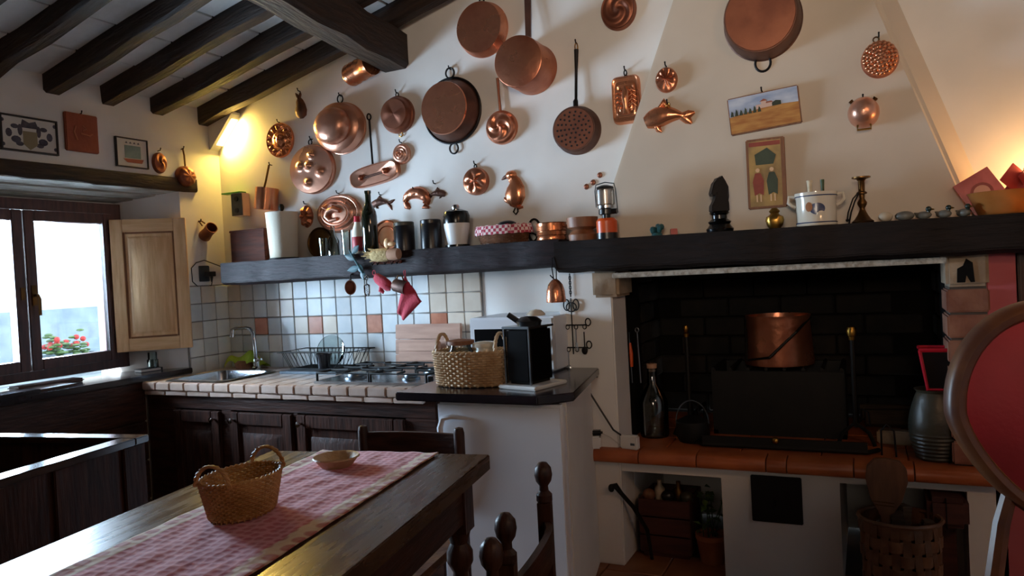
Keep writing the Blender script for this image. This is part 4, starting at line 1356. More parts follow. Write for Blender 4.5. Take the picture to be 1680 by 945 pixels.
# 20 round flower
o, rx, rz_ = hang('copper_mould', 'round copper mould with a big petal relief above the juicer', 778, 297, 41, 46, .03)
b = MB(); b.dome(rx, rz_, [(1, 0), (1, .016), (.93, .026), (0, .03)], 60, 26, lambda t, a: .010*abs(math.cos(2.5*a))*math.sin(min(1, t/.9)*PI)+.008*math.exp(-t*t*30)); part('body', b, 'copper', o); hring(o, 0, rz_+.006, .007, .008); nail(o, rz_+.016)
# 21 duck
o, rx, rz_ = hang('copper_mould', 'golden copper mould shaped like a standing duck', 840, 312, 36, 68, .02)
b = MB()
b.loft([(-rx*.1, rz_*.62), (rx*.15, rz_*.45), (rx*.2, rz_*.15), (rx*.1, -rz_*.25), (-rx*.05, -rz_*.6), (-rx*.2, -rz_*.78)], [rx*.42, rx*.5, rx*.8, rx*.95, rx*.75, rx*.25], [.016, .018, .026, .03, .022, .008], 10, lambda s, t: .003*math.cos(s*40)*math.cos(t*9))
b.dome(rx*.5, rz_*.24, [(1, 0), (.9, .01), (.6, .02), (0, .024)], 24, c=(-rx*.15, 0, rz_*.75)); part('body', b, 'copper_bright', o)
b = MB(); b.loft([(-rx*.45, rz_*.75), (-rx*.8, rz_*.66), (-rx*1.05, rz_*.58)], [rx*.22, rx*.16, rx*.05], [.012, .010, .004], 6); part('beak', b, 'copper_dark', o)
b = MB(); b.loft([(-rx*.4, -rz_*.55), (-rx*.75, -rz_*.42), (-rx*.9, -rz_*.3)], [rx*.2, rx*.2, rx*.08], [.01, .01, .004], 6); part('tail', b, 'copper_bright', o)
b = MB(); b.loft([(rx*.1, -rz_*.7), (rx*.35, -rz_*.86), (rx*.8, -rz_*.84)], [rx*.15, rx*.18, rx*.1], [.01, .012, .004], 6); part('foot', b, 'copper', o)
b = MB(); b.tube([(rx*.15, -.01, -rz_*.85), (rx*.0, -.014, -rz_*1.05), (rx*.2, -.014, -rz_*1.18), (rx*.4, -.014, -rz_*1.05), (rx*.35, -.01, -rz_*.9)], .004, 6); part('wall_hook', b, 'iron', o)
# 22 colander with long handle
o, rx, rz_ = hang('chestnut_pan', 'dark copper chestnut pan with holes and a long iron handle', 943, 212, 74, 76, .05, 'pan')
b = MB(); b.dome(rx*1.03, rz_*1.06, [(1, 0), (1, .015), (.97, .02), (.94, .055), (.90, .062), (.86, .063)], 60); part('body', b, 'copper_dark', o)
b = MB(); b.dome(rx*.90, rz_*.92, [(1, .056), (.97, .064), (0, .064)], 56); fpn = part('base', b, 'copper_brown', o)
b = MB()
rr = random.Random(9)
for r_, k in ((0.0, 1), (.22, 6), (.44, 11), (.64, 15), (.82, 18)):
    for i in range(k):
        a = 2*PI*(i+.5*(k % 2))/k
        b.M = TR(rx*.88*r_*math.cos(a), -.0635, rz_*.9*r_*math.sin(a), R(90)); b.lathe([(0, .0), (.0048, .0), (.0048, .0018), (0, .0018)], 8)
part('holes', b, 'iron_black', fpn)
hz = at(950, 80, 'y', WY-.02).z-o.location.z
b = MB(); b.tube([(.004, -.03, rz_*.9), (.004, -.028, rz_*1.25), (.006, -.026, rz_*1.35), (.012, -.02, hz*.75), (.016, -.016, hz)], [.012, .012, .007, .007, .011], 8)
part('handle', b, 'iron', o); hring(o, .016, hz+.012, .007, .018, .0025, 'brass', -.014); nail(o, hz+.03, .016)
# 23 oval mould at the top edge
o, rx, rz_ = hang('copper_mould', 'dark oval copper mould high on the wall left of the hood', 1013, 14, 58, 68, .03)
b = MB(); b.dome(rx, rz_, [(1, 0), (1, .018), (.94, .026), (.88, .022), (0, .03)], 56, 22, lambda t, a: .007*math.cos(2*a+9*t)*math.sin(min(1, t/.85)*PI) if t < .85 else 0); part('body', b, 'copper_brown', o); nail(o, rz_*1.05)
# 24 rectangular mould
o, rx, rz_ = hang('copper_mould', 'tall rectangular copper mould embossed with a crayfish', 1027, 163, 48, 82, .02)
b = MB()
def rp(a, p=7):
    ca_, sa_ = abs(math.cos(a)), abs(math.sin(a)); return (ca_**p+sa_**p)**(-1/p)
b.dome(rx*.97, rz_*.97, [(1, 0), (.99, .018), (.93, .030), (.86, .026), (0, .026)], 64, 20, lambda t, a: .0025*math.cos(t*30) if t < .8 else 0, rp); part('body', b, 'copper_bright', o)
b = MB(); b.loft([(0, -rz_*.6), (0, -rz_*.3), (0, 0), (0, rz_*.3), (0, rz_*.5)], [rx*.28, rx*.2, rx*.28, rx*.3, rx*.1], [.012, .015, .02, .018, .006], 8, lambda s, t: .005*math.cos(s*38), -.026)
for s in (-1, 1):
    for k in range(4): b.loft([(s*rx*.2, rz_*(.25-.18*k)), (s*rx*.5, rz_*(.36-.18*k)), (s*rx*.75, rz_*(.22-.18*k))], [.006, .008, .003], [.008, .01, .003], 6, None, -.026)
part('embossed_crayfish', b, 'copper_bright', o); hring(o, 0, rz_+.01, .006, .012); nail(o, rz_+.022)
# on the hood
HG = 'copper ware hung on the chimney hood'
def hy_at(py): return hoody(at(1200, py, 'y', 3.2).z)
o, rx, rz_ = hang('copper_mould', 'small round copper mould with shell relief on the hood edge above the fish', 1092, 130, 36, 42, .025, wy=hy_at(130), group=HG)
b = MB(); b.dome(rx, rz_, [(1, 0), (1, .014), (.9, .024), (0, .032)], 56, 20, lambda t, a: .006*math.cos(a*9)*math.sin(min(1, t/.9)*PI)*(1 if math.sin(a) > -.3 else .3)); part('body', b, 'copper', o); nail(o, rz_+.006)
o, rx, rz_ = hang('copper_mould', 'copper fish mould with scales and forked tail', 1096, 192, 80, 44, .02, wy=hy_at(190), group=HG)
fish(o, rx*1.95, rz_*.95, .034, 'copper_bright', .10, 1, .6); hring(o, -.0, rz_*.95, .008, .008, .003, 'brass'); nail(o, rz_*1.05)
o, rx, rz_ = hang('copper_pan', 'large oval copper pan with dark sides and an iron ring at the bottom', 1248, 24, 128, 130, .10, 'pan', wy=hy_at(30), group=HG)
b = MB(); b.dome(rx*1.02, rz_*1.02, [(1.03, 0), (1.03, .012), (1.0, .016), (.95, .09), (.92, .10), (.88, .10)], 64); part('body', b, 'copper_dark', o)
b = MB(); b.dome(rx*.92, rz_*.92, [(1, .094), (.98, .104), (0, .104)], 60); part('base', b, 'copper_brown', o)
hring(o, -.006, -rz_*1.02-.012, .030, .034, .0055, 'iron', -.014, 'ring_handle'); hring(o, 0, rz_*1.02+.045, .030, .034, .0055, 'iron', -.014, 'ring_handle'); nail(o, rz_*1.02+.07)
o, rx, rz_ = hang('copper_mould', 'round copper mould covered in grape bumps at the hood\'s right edge', 1444, 95, 64, 62, .04, wy=hy_at(95), group=HG)
b = MB(); b.dome(rx, rz_, [(1, 0), (1, .012), (.95, .018), (.8, .034), (.5, .046), (0, .05)], 44); part('body', b, 'copper', o)
b = MB(); rr = random.Random(2)
for r_, k in ((0, 1), (.2, 6), (.4, 11), (.6, 16), (.78, 21)):
    for i in range(k):
        a = 2*PI*(i+rr.random()*.4)/k
        b.sph((rx*r_*math.cos(a), -(.05-.022*r_*r_), rz_*r_*math.sin(a)), .0125, 8, 6)
part('grapes', b, 'copper_bright', o); hring(o, -.01, rz_+.008, .010, .010, .003, 'brass_old'); nail(o, rz_+.016)
o, rx, rz_ = hang('copper_bowl', 'little copper chafing bowl with stub feet and a bottom handle', 1417, 182, 54, 52, .05, 'bowl', wy=hy_at(182), group=HG)
b = MB(); b.dome(rx, rz_, [(1, 0), (1, .01), (.97, .03), (.85, .058), (.6, .078), (.3, .086), (0, .088)], 48); part('body', b, 'copper_pink', o)
for s in (-1, 1):
    b = MB(); b.tube([(s*rx*.66, -.03, rz_*.66), (s*rx*.78, -.03, rz_*.80)], [.007, .009], 8); part('foot', b, 'brass_old', o)
b = MB(); b.tube([(-.022, -.04, -rz_*.85), (-.024, -.045, -rz_*1.15), (.024, -.045, -rz_*1.15), (.022, -.04, -rz_*.85)], .004, 6); part('handle', b, 'brass', o); nail(o, rz_*.9)
# paintings on the hood
a, c = at(1192, 180, 'y', 3.2), at(1316, 180, 'y', 3.2)
y_ = hy_at(180)
o, rx, rz_ = hang('landscape_painting', 'small wooden painting of a farmhouse among fields on the hood', 1254, 181, 118, 62, .03, 'painting', wy=y_, rot=R(-4.0), group='pictures on the hood')
b = MB(); b.box(-rx, rx, -.028, -.002, -rz_, rz_); part('board', b, 'icon_wood', o, .004)
b = MB(); b.face([(-rx*.97, -.05*rz_), (rx*.97, .1*rz_), (rx*.97, rz_*.94), (-rx*.97, rz_*.94)], -.0295, -.027); part('painted_sky', b, 'paint_sky', o)
b = MB(); b.face([(-rx*.97, -rz_*.94), (rx*.97, -rz_*.94), (rx*.97, .12*rz_), (rx*.3, .2*rz_), (-rx*.1, .15*rz_), (-rx*.97, -.05*rz_)], -.0302, -.027); part('painted_field', b, 'paint_field', o)
for i in range(7):
    b = MB(); x = -rx*.9+i*rx*.13; h_ = rz_*(.35 if i % 2 else .28)
    b.face([(x-.007, -.02*rz_), (x+.007, -.02*rz_), (x+.005, h_*.7), (x, h_)], -.031, -.0295); part('painted_tree', b, 'paint_tree', o)
b = MB(); b.face([(rx*.25, .15*rz_), (rx*.5, .15*rz_), (rx*.5, .36*rz_), (rx*.36, .42*rz_), (rx*.25, .32*rz_)], -.0312, -.0295); part('painted_trees', b, 'paint_tree', o)
b = MB(); b.face([(-rx*.2, .14*rz_), (rx*.26, .16*rz_), (rx*.26, .36*rz_), (rx*.1, .36*rz_), (rx*.1, .5*rz_), (-rx*.05, .5*rz_), (-rx*.05, .36*rz_), (-rx*.2, .36*rz_)], -.0308, -.029); part('painted_house', b, 'paint_house', o)
b = MB(); b.face([(-rx*.09, .5*rz_), (rx*.14, .5*rz_), (rx*.025, .62*rz_)], -.0315, -.0295); b.face([(rx*.08, .36*rz_), (rx*.29, .36*rz_), (rx*.24, .44*rz_), (rx*.1, .44*rz_)], -.0315, -.0295); part('painted_roofs', b, 'paint_roof', o)
nail(o, rz_+.006)
y_ = hy_at(285)
o, rx, rz_ = hang('icon_picture', 'old wooden picture of two robed figures on the hood', 1257, 284, 64, 116, .025, 'painting', wy=y_, group='pictures on the hood')
b = MB(); b.box(-rx, rx, -.024, -.002, -rz_, rz_); part('board', b, 'icon_wood', o, .004)
b = MB(); b.box(-rx*.86, rx*.80, -.0255, -.02, -rz_*.93, rz_*.93); part('painted_ground', b, 'icon_gold', o)
b = MB()
for i, z in enumerate((.70,)): b.box(-rx*.84, rx*.78, -.027, -.0255, rz_*.78, rz_*.90)
part('painted_band', b, 'icon_red', o)
for (s, mt) in ((-.42, 'icon_red'), (.30, 'icon_green')):
    b = MB(); q = s*rx
    b.face([(q-.2*rx, -rz_*.62), (q+.05*rx, -rz_*.55), (q+.26*rx, -rz_*.62), (q+.3*rx, -.2*rz_), (q+.14*rx, .02*rz_), (q-.14*rx, .02*rz_), (q-.28*rx, -.22*rz_)], -.0275, -.0255); fg = part('painted_figure', b, mt, o)
    b = MB(); b.M = TR(q, -.0275, .1*rz_, R(90)); b.lathe([(0, 0), (.11*rx, 0), (.11*rx, .001), (0, .001)], 14)
    b.M = I4; b.box(q-.12*rx, q-.05*rx, -.0275, -.0255, -rz_*.8, -rz_*.6); b.box(q+.08*rx, q+.15*rx, -.0275, -.0255, -rz_*.8, -rz_*.6); part('painted_face', b, 'icon_skin', fg)
b = MB(); b.face([(-rx*.5, .25*rz_), (rx*.4, .25*rz_), (rx*.55, .5*rz_), (rx*.1, .72*rz_), (-rx*.55, .55*rz_)], -.0268, -.0255); part('painted_tree', b, 'icon_green', o)
# three chestnuts of plaster damage left of the hood: small terracotta buttons
for i, (px, py) in enumerate(((961, 306), (972, 299), (983, 287))):
    o, rx, rz_ = hang('wall_button', 'tiny brown clay stud on the wall above the camping lantern', px, py, 9, 10, .01, 'stud', group='three clay studs above the lantern')
    b = MB(); b.dome(max(rx, .012), max(rz_, .012), [(1, 0), (.8, .008), (0, .012)], 12); part('body', b, 'copper_brown', o)
# ------------------------------------------------------------------ left wall
def hangl(name, label, cx, cy, wpx, hpx, d, cat, group='things hung on the window wall'):
    X = XL+d
    a = at(cx-wpx/2, cy, 'x', X); c = at(cx+wpx/2, cy, 'x', X)
    e = at(cx, cy-hpx/2, 'x', X); f = at(cx, cy+hpx/2, 'x', X)
    return thing(name, label, cat, (XL, (a.y+c.y)/2, (e.z+f.z)/2), R(90), group), (c.y-a.y)/2, (e.z-f.z)/2
def frame(o, rx, rz_, t=.008):
    b = MB()
    for q in ((-rx, rx, rz_-t, rz_), (-rx, rx, -rz_, -rz_+t), (-rx, -rx+t, -rz_+t, rz_-t), (rx-t, rx, -rz_+t, rz_-t)): b.box(q[0], q[1], -.018, -.001, q[2], q[3])
    part('frame', b, 'frame_black', o, .001)
    b = MB(); b.box(-rx+t, rx-t, -.010, -.001, -rz_+t, rz_-t); part('paper', b, 'mat_paper', o)
o, rx, rz_ = hangl('framed_print', 'black framed print of a heraldic crest on the window wall', 48, 221, 94, 58, .015, 'picture')
frame(o, rx, rz_)
b = MB()
b.face([(-.03, .015), (-.03, -.045), (.0, -.07), (.035, -.045), (.035, .015)], -.011, -.009); part('printed_shield', b, 'ink_tan', o)
b = MB()
for s in (-1, 1):
    for (p, q, r1, r2) in ((.055, .02, .012, .03), (.085, .035, .02, .012), (.08, -.03, .025, .018), (.06, -.05, .02, .012), (.12, .0, .016, .022), (.155, .06, .010, .010), (.155, -.06, .010, .010)):
        b = MB(); b.M = TR(s*p*rx/.17, -.0098, q*rz_/.09, R(90)); b.lathe([(0, 0), (.6, 0), (1, .0004), (1, .001), (.6, .001)], 10, sx=r1*.9, sy=r2*.9); part('printed_scroll', b, 'ink', o)
b = MB()
b.face([(-.04, .03), (.045, .03), (.03, .065), (.0, .055), (-.03, .068)], -.011, -.009)
for k in range(7): b.box(-.055+k*.018, -.044+k*.018, -.011, -.009, .074, .082)
part('printed_crest', b, 'ink', o)
o, rx, rz_ = hangl('clay_plaque', 'square terracotta plaque with worn relief on the window wall', 135, 218, 53, 62, .02, 'plaque')
b = MB(); b.box(-rx, rx, -.02, -.001, -rz_, rz_); part('body', b, 'plaque_clay', o, .004)
b = MB(); b.tube([(-.035, -.02, .03), (-.045, -.02, 0), (-.03, -.02, -.04)], .005, 6); b.tube([(.0, -.02, .035), (.02, -.02, .02), (.0, -.02, .01)], .004, 6); b.tube([(-.01, -.02, -.005), (.035, -.02, -.012), (.05, -.02, .0)], .004, 6); part('relief', b, 'plaque_relief', o); nail(o, rz_)
o, rx, rz_ = hangl('framed_print', 'black framed picture of a sailing ship on the window wall', 217, 251, 52, 48, .015, 'picture')
frame(o, rx, rz_, .006)
b = MB(); b.box(-rx*.45, rx*.55, -.0115, -.009, -rz_*.35, rz_*.5); part('printed_sails', b, 'ship_sea', o)
b = MB(); b.face([(-rx*.55, -rz_*.42), (-rx*.3, -rz_*.66), (rx*.6, -rz_*.66), (rx*.72, -rz_*.38)], -.012, -.009); part('printed_hull', b, 'icon_red', o)
b = MB()
for k in range(4): b.face([(-rx*.4+k*rx*.25, rz_*.64), (-rx*.25+k*rx*.25, rz_*.64), (-rx*.32+k*rx*.25, rz_*.76)], -.0115, -.009)
part('printed_flags', b, 'ink', o)
o, rx, rz_ = hangl('copper_mould', 'small oval copper mould on the window wall beside the ship picture', 264, 267, 22, 34, .02, 'mould')
b = MB(); b.dome(rx, rz_, [(1, 0), (1, .012), (.9, .02), (0, .026)], 40, 18, lambda t, a: .006*math.cos(3*a+6*t)*(1-t)); part('body', b, 'copper_brown', o); nail(o, rz_*1.15)
o, rx, rz_ = hangl('copper_ladle', 'dark copper ladle with upright handle hung at the end of the lintel', 308, 289, 30, 34, .03, 'ladle')
b = MB(); b.dome(rx, rz_, [(1, 0), (1, .012), (.9, .03), (.6, .044), (0, .05)], 40, 14, lambda t, a: .003*math.cos(8*a)*t); part('bowl', b, 'copper_brown', o)
b = MB(); b.tube([(0, -.014, rz_*.9), (-.004, -.016, rz_*2.0), (-.01, -.014, rz_*2.7)], .005, 6); part('handle', b, 'brass_old', o); nail(o, rz_*2.6, -.01)
# copper mug on a hook
o, rx, rz_ = hangl('copper_mug', 'copper mug hanging by its handle on the wall right of the shutter', 341, 379, 32, 30, .05, 'mug')
b = MB(); b.M = TR(0, -.05, -.005, R(60), R(-25), 0); b.lathe([(0, -.05), (.034, -.05), (.036, -.046), (.030, .0), (.034, .05), (.031, .05), (.027, 0), (.032, -.043), (0, -.044)], 26); part('body', b, 'copper_brown', o)
b = MB(); b.tube([(-.02, -.03, .03), (-.028, -.012, .06), (-.012, -.012, .062), (.006, -.025, .045)], .004, 6); part('handle', b, 'copper_dark', o); nail(o, .055, -.022)
# socket with plug and cord
o, rx, rz_ = hangl('wall_socket', 'grey wall socket with a black plug beside the shelf end', 335, 449, 17, 26, .005, 'socket')
b = MB(); b.box(-rx, rx, -.010, -.001, -rz_, rz_); part('plate', b, 'steel_dull', o, .003)
b = MB(); b.box(-.005, .045, -.05, -.011, -.018, .010); b.tube([(.03, -.03, -.018), (.028, -.03, -.05)], [.010, .005], 8); part('plug', b, 'black_plastic', o, .003)
b = MB()
lp_ = []
for (px, py) in ((349, 455), (347, 468), (330, 475), (316, 462), (314, 440), (322, 431), (335, 427), (362, 437), (375, 430)):
    p = at(px, py, 'x', XL+.006); lp_.append((p.x, p.y, p.z))
b.tube(lp_, .003, 5); one('power_cord', b, 'cable', 'thin dark power cord looping around the wall socket', 'cord')

# corner lamp: plaster wedge with a lit diffuser, fixed across the corner
sp0 = at(383, 222, 'y', 3.12)
lm = thing('corner_wall_lamp', 'white box wall lamp glowing yellow in the corner under the rafters', 'wall lamp', (XL, WY-.13, 2.13))
# wedge: flush with the wall at its foot, leaning out towards the top; the sloping face is the diffuser
A_ = at(346, 244, 'x', XL+.012)
B_u = at(379, 186, 'y', A_.y)
yf_ = at(383, 252, 'x', XL+.012).y
org = lm.location
xo, zo, z1_ = B_u.x-XL, A_.z-org.z, B_u.z-org.z
ya_, yf_ = A_.y-org.y, yf_-org.y
b = MB()
b.add([(0, ya_, zo-.006), (.012, ya_, zo), (xo, ya_, z1_), (xo, ya_, z1_+.012), (0, ya_, z1_+.012), (0, yf_, zo-.006), (.012, yf_, zo), (xo, yf_, z1_), (xo, yf_, z1_+.012), (0, yf_, z1_+.012)],
      [(0, 1, 2, 3, 4), (9, 8, 7, 6, 5)]+[((k+1) % 5, k, k+5, (k+1) % 5+5) for k in range(5)])
part('housing', b, 'plaster', lm)
P0, P1, P2, P3 = [Vector(q) for q in ((.012, ya_, zo), (xo, ya_, z1_), (xo, yf_, z1_), (.012, yf_, zo))]
cen = (P0+P1+P2+P3)/4
nrm = (P1-P0).cross(P3-P0).normalized()
if nrm.z > 0: nrm = -nrm
b = MB(); qi = [cen+(p-cen)*.74+nrm*.004 for p in (P0, P1, P2, P3)]
b.hexa([p-nrm*.006 for p in qi], qi); part('diffuser', b, 'diffuser', lm)
ll = bpy.data.lights.new('corner_lamp_light', 'AREA'); ll.energy = 34; ll.color = (1, .66, .15); ll.shape = 'RECTANGLE'; ll.size, ll.size_y = (yf_-ya_)*.7, (P1-P0).length*.7
lo_ = bpy.data.objects.new('corner_lamp_light', ll); COL.objects.link(lo_)
lo_.location = org+cen+nrm*.012
lo_.rotation_euler = nrm.to_track_quat('-Z', 'Y').to_euler()
# small socket box on the back wall near the corner
o, rx, rz_ = hang('socket_box', 'yellowed socket box with two holes and a green tag near the corner', 391, 336, 18, 38, .05, 'socket', group=None)
b = MB(); b.box(-rx, rx, -.06, -.001, -rz_, rz_); part('box', b, 'paper', o, .003)
b = MB(); b.box(-rx*.95, rx*.95, -.063, -.059, -rz_*.95, rz_*.95); fc = part('front_plate', b, 'earthenware', o)
for s in (-.5, .5):
    b = MB(); b.M = TR(0, -.063, s*rz_, R(90)); b.lathe([(0, 0), (.014, 0), (.014, .004), (0, .004)], 12); part('socket_hole', b, 'iron_black', fc)
b = MB(); b.box(-rx*2.6, rx*.9, -.07, -.02, rz_, rz_+.008); part('green_tag', b, 'green_plastic', o, .002)

# ------------------------------------------------------------------ on the wooden shelf
def sx(px, y, z=SHZ): return at(px, 400, 'y', y).x
GS = 'things standing on the kitchen shelf'
yb = 3.19
# brown wooden box
xa, xb = at(378, 400, 'y', 3.15).x, at(434, 400, 'y', 3.15).x
zt_ = at(410, 376, 'y', 3.15).z
bx_ = thing('wooden_box', 'reddish brown wooden box at the left end of the shelf', 'box', ((xa+xb)/2, 3.20, SHZ), 0, GS)
b = MB(); b.box(-(xb-xa)/2, (xb-xa)/2, -.05, .05, 0, zt_-SHZ-.012); part('body', b, 'walnut', bx_, .003)
b = MB(); b.box(-(xb-xa)/2-.004, (xb-xa)/2+.004, -.054, .054, zt_-SHZ-.012, zt_-SHZ); part('lid', b, 'walnut', bx_, .003)
def turned(name, label, cat, px, y, prof, mat, n=28, z=SHZ, parts=(), group=GS, py=400, rz=0):
    x = at(px, py, 'y', y).x
    o = thing(name, label, cat, (x, y, z), rz, group)
    b = MB(); b.lathe(prof, n); part('body', b, mat, o)
    for nm, pr, mt in parts:
        b = MB(); b.lathe(pr, n); part(nm, b, mt, o)
    return o
turned('paper_towel_roll', 'white paper towel roll on a stand on the shelf', 'paper towel', 465, 3.185, [(.02, .012), (.075, .012), (.088, .262), (.02, .262)], 'paper', parts=(('holder', [(0, 0), (.08, 0), (.08, .012), (.01, .014), (.008, .27), (.014, .28), (.016, .295), (.010, .308), (0, .31)], 'iron_black'),))
# ring shaped tray behind the glasses
x = at(522, 392, 'y', 3.27).x
o = thing('brass_tray', 'round pale brass tray standing upright behind the glass bottles', 'tray', (x, 3.282, SHZ+.001), 0, GS, (R(-4), 0, 0))
b = MB(); b.dome(.085, .085, [(1, 0), (1, .010), (.94, .012), (.86, .006), (0, .006)], 40, c=(0, 0, .085)); part('body', b, 'brass_old', o)
for i, (px, r_, h_, nk, lab) in enumerate(((547, .032, .16, .011, 'clear glass bottle with narrow neck beside the paper towel roll'), (568, .026, .13, .02, 'clear drinking glass left of the red sauce bottle'), (530, .024, .10, .021, 'small clear tumbler in front of the brass tray'))):
    yy = 3.15 if i != 2 else 3.17
    if i == 0: pr = [(0, 0), (r_, 0), (r_, h_*.5), (nk, h_*.7), (nk, h_), (nk-.002, h_), (nk-.002, h_*.7), (r_-.002, h_*.5), (r_-.002, .004), (0, .004)]
    else: pr = [(0, 0), (r_*.8, 0), (r_, h_), (r_-.002, h_), (r_*.8-.002, .005), (0, .005)]
    x = at(px, 400, 'y', yy).x
    b = MB(); b.lathe(pr, 24)
    one('glass_bottle' if i == 0 else 'drinking_glass', b, 'clear_glass', lab, 'glass', (x, yy, SHZ), 0, GS)
turned('sauce_bottle', 'sauce bottle with red cap and red label on the shelf', 'bottle', 588, 3.13, [(0, 0), (.029, 0), (.030, .02), (.030, .115), (.016, .155), (.0155, .165), (0, .165)], 'paper', parts=(('cap', [(0, .165), (.017, .165), (.016, .195), (0, .196)], 'red_plastic'), ('front_label', [(.0305, .015), (.0308, .016), (.0308, .088), (.0305, .089)], 'label_red')))
turned('wine_bottle', 'tall dark green wine bottle on the shelf', 'bottle', 608, 3.10, [(0, 0), (.038, 0), (.040, .006), (.040, .185), (.036, .21), (.018, .245), (.0145, .26), (.0145, .30), (.017, .302), (.017, .315), (0, .315)], 'bottle_green')
x = at(632, 380, 'y', 3.27).x
o = thing('copper_tray', 'bright round copper tray leaning on the wall behind the wine bottle', 'tray', (x, 3.278, SHZ+.001), 0, GS, (R(-5), 0, 0))
b = MB(); b.dome(.088, .088, [(1, 0), (1, .012), (.94, .016), (.86, .008), (.66, .008), (.62, .013), (.58, .008), (0, .008)], 48, c=(0, 0, .088)); part('body', b, 'copper_bright', o)
for px, lab in ((664, 'black cylindrical canister with a pale lid rim'), (708, 'plain black cylindrical canister left of the juicer')):
    r_ = .053
    turned('canister', lab, 'canister', px, 3.17, [(0, 0), (r_, 0), (r_, .125), (r_*.97, .128), (0, .128)], 'black_ceramic', parts=(('lid', [(0, .128), (r_*.98, .128), (r_*.98, .143), (r_*.9, .147), (0, .147)], 'black_ceramic' if px > 700 else 'earthenware'),))
# juicer / citrus press
o = turned('citrus_juicer', 'white juicer with shiny black domed top on the shelf', 'juicer', 751, 3.15, [(0, 0), (.058, 0), (.058, .010), (.047, .014), (.062, .10), (.062, .115), (0, .115)], 'white_plastic',
           parts=(('dark_top', [(0, .115), (.064, .115), (.066, .15), (.058, .172), (.03, .182), (0, .183)], 'black_gloss'), ('knob', [(0, .183), (.018, .183), (.02, .195), (.012, .206), (0, .207)], 'chrome'), ('base_ring', [(.047, .002), (.060, .002), (.060, .012), (.047, .013)], 'black_gloss')))
# gingham lined basket
x0_, x1_ = at(781, 388, 'y', 3.14).x, at(868, 388, 'y', 3.14).x
xc, hw = (x0_+x1_)/2, (x1_-x0_)/2
gbk = thing('bread_basket', 'low wicker basket lined with red gingham cloth on the shelf', 'basket', (xc, 3.16, SHZ), 0, GS)
wicker(gbk, hw*.82, .062, .07, 1.15, 9, 24, 'wicker_brown', None, .003, .005)
b = MB()
n = 48
vs, fs = [], []
for k, (q, z) in enumerate(((.96, .05), (1.0, .082), (1.08, .088), (1.13, .072), (1.16, .045))):
    for i in range(n):
        a = 2*PI*i/n
        r_ = 1.15*q*(1+.015*math.sin(i*1.9+k))
        vs.append((hw*.82*r_*math.cos(a), .062*r_*math.sin(a), z+.003*math.sin(i*2.3)))
fs = [(k*n+i, k*n+(i+1) % n, (k+1)*n+(i+1) % n, (k+1)*n+i) for k in range(4) for i in range(n)]
b.add(vs, fs); part('gingham_lining', b, 'gingham', gbk)
b = MB(); b.sph((.02, 0, .09), (.05, .03, .02), 12, 8)
one('crumpled_bag', b, 'black_ceramic', 'dark crumpled bag sticking out of the gingham basket', 'bag', (xc, 3.16, SHZ), 0, GS)
# iron trivet handle + copper pan
x = at(876, 385, 'y', 3.22).x
b = MB(); b.ring((0, 0, .055), .030, .055, .006, 'xz', 24); b.ring((-.02, .0, .025), .03, .02, .005, 'xz', 16); b.box(-.03, .03, -.02, .02, 0, .006)
one('iron_trivet', b, 'iron', 'black iron loop-handled trivet standing beside the gingham basket', 'trivet', (x, 3.23, SHZ), R(10), GS)
o = turned('copper_pot', 'low banded copper pot on the shelf next to the wooden goblet', 'pot', 906, 3.14, [(0, 0), (.068, 0), (.07, .006), (.066, .02), (.07, .024), (.066, .04), (.07, .044), (.067, .075), (.072, .08), (.069, .08), (.064, .01), (0, .01)], 'copper_bright')
b = MB(); b.tube([(.068, -.02, .06), (.095, -.02, .065), (.095, .02, .065), (.068, .02, .06)], .005, 6); part('handle', b, 'copper', o)
turned('wooden_goblet', 'turned wooden mortar with a waist at the mantel end', 'mortar', 957, 3.10, [(0, 0), (.062, 0), (.064, .03), (.045, .05), (.066, .062), (.070, .105), (.064, .105), (.055, .07), (0, .068)], 'turned_wood', z=MTZ)
# camping lantern
o = turned('camping_lantern', 'gas camping lantern with orange base and glass globe', 'lantern', 997, 3.06, [(0, 0), (.046, 0), (.046, .028), (0, .028)], 'black_plastic', z=MTZ, group=None,
           parts=(('gas_cartridge', [(0, .028), (.044, .028), (.045, .078), (.035, .090), (0, .090)], 'orange_paint'), ('valve', [(0, .09), (.018, .09), (.018, .105), (.032, .108), (.032, .128), (.02, .132), (0, .133)], 'black_plastic'), ('burner_ring', [(0, .133), (.036, .133), (.036, .145), (0, .145)], 'steel'), ('globe', [(.036, .145), (.040, .15), (.040, .21), (.036, .215), (.0, .217)], 'frost_glass'), ('cap', [(0, .217), (.038, .217), (.036, .224), (.015, .232), (0, .233)], 'black_plastic')))
b = MB(); b.tube([(-.043, 0, .14), (-.046, 0, .21), (-.040, 0, .236), (0, 0, .244), (.040, 0, .236), (.046, 0, .21), (.052, 0, .11)], .0025, 5); part('wire_bail', b, 'steel_dull', o)
b = MB(); b.M = TR(.03, 0, .118, 0, R(90)); b.lathe([(.012, 0), (.012, .018), (0, .018)], 12); part('valve_knob', b, 'black_plastic', o)

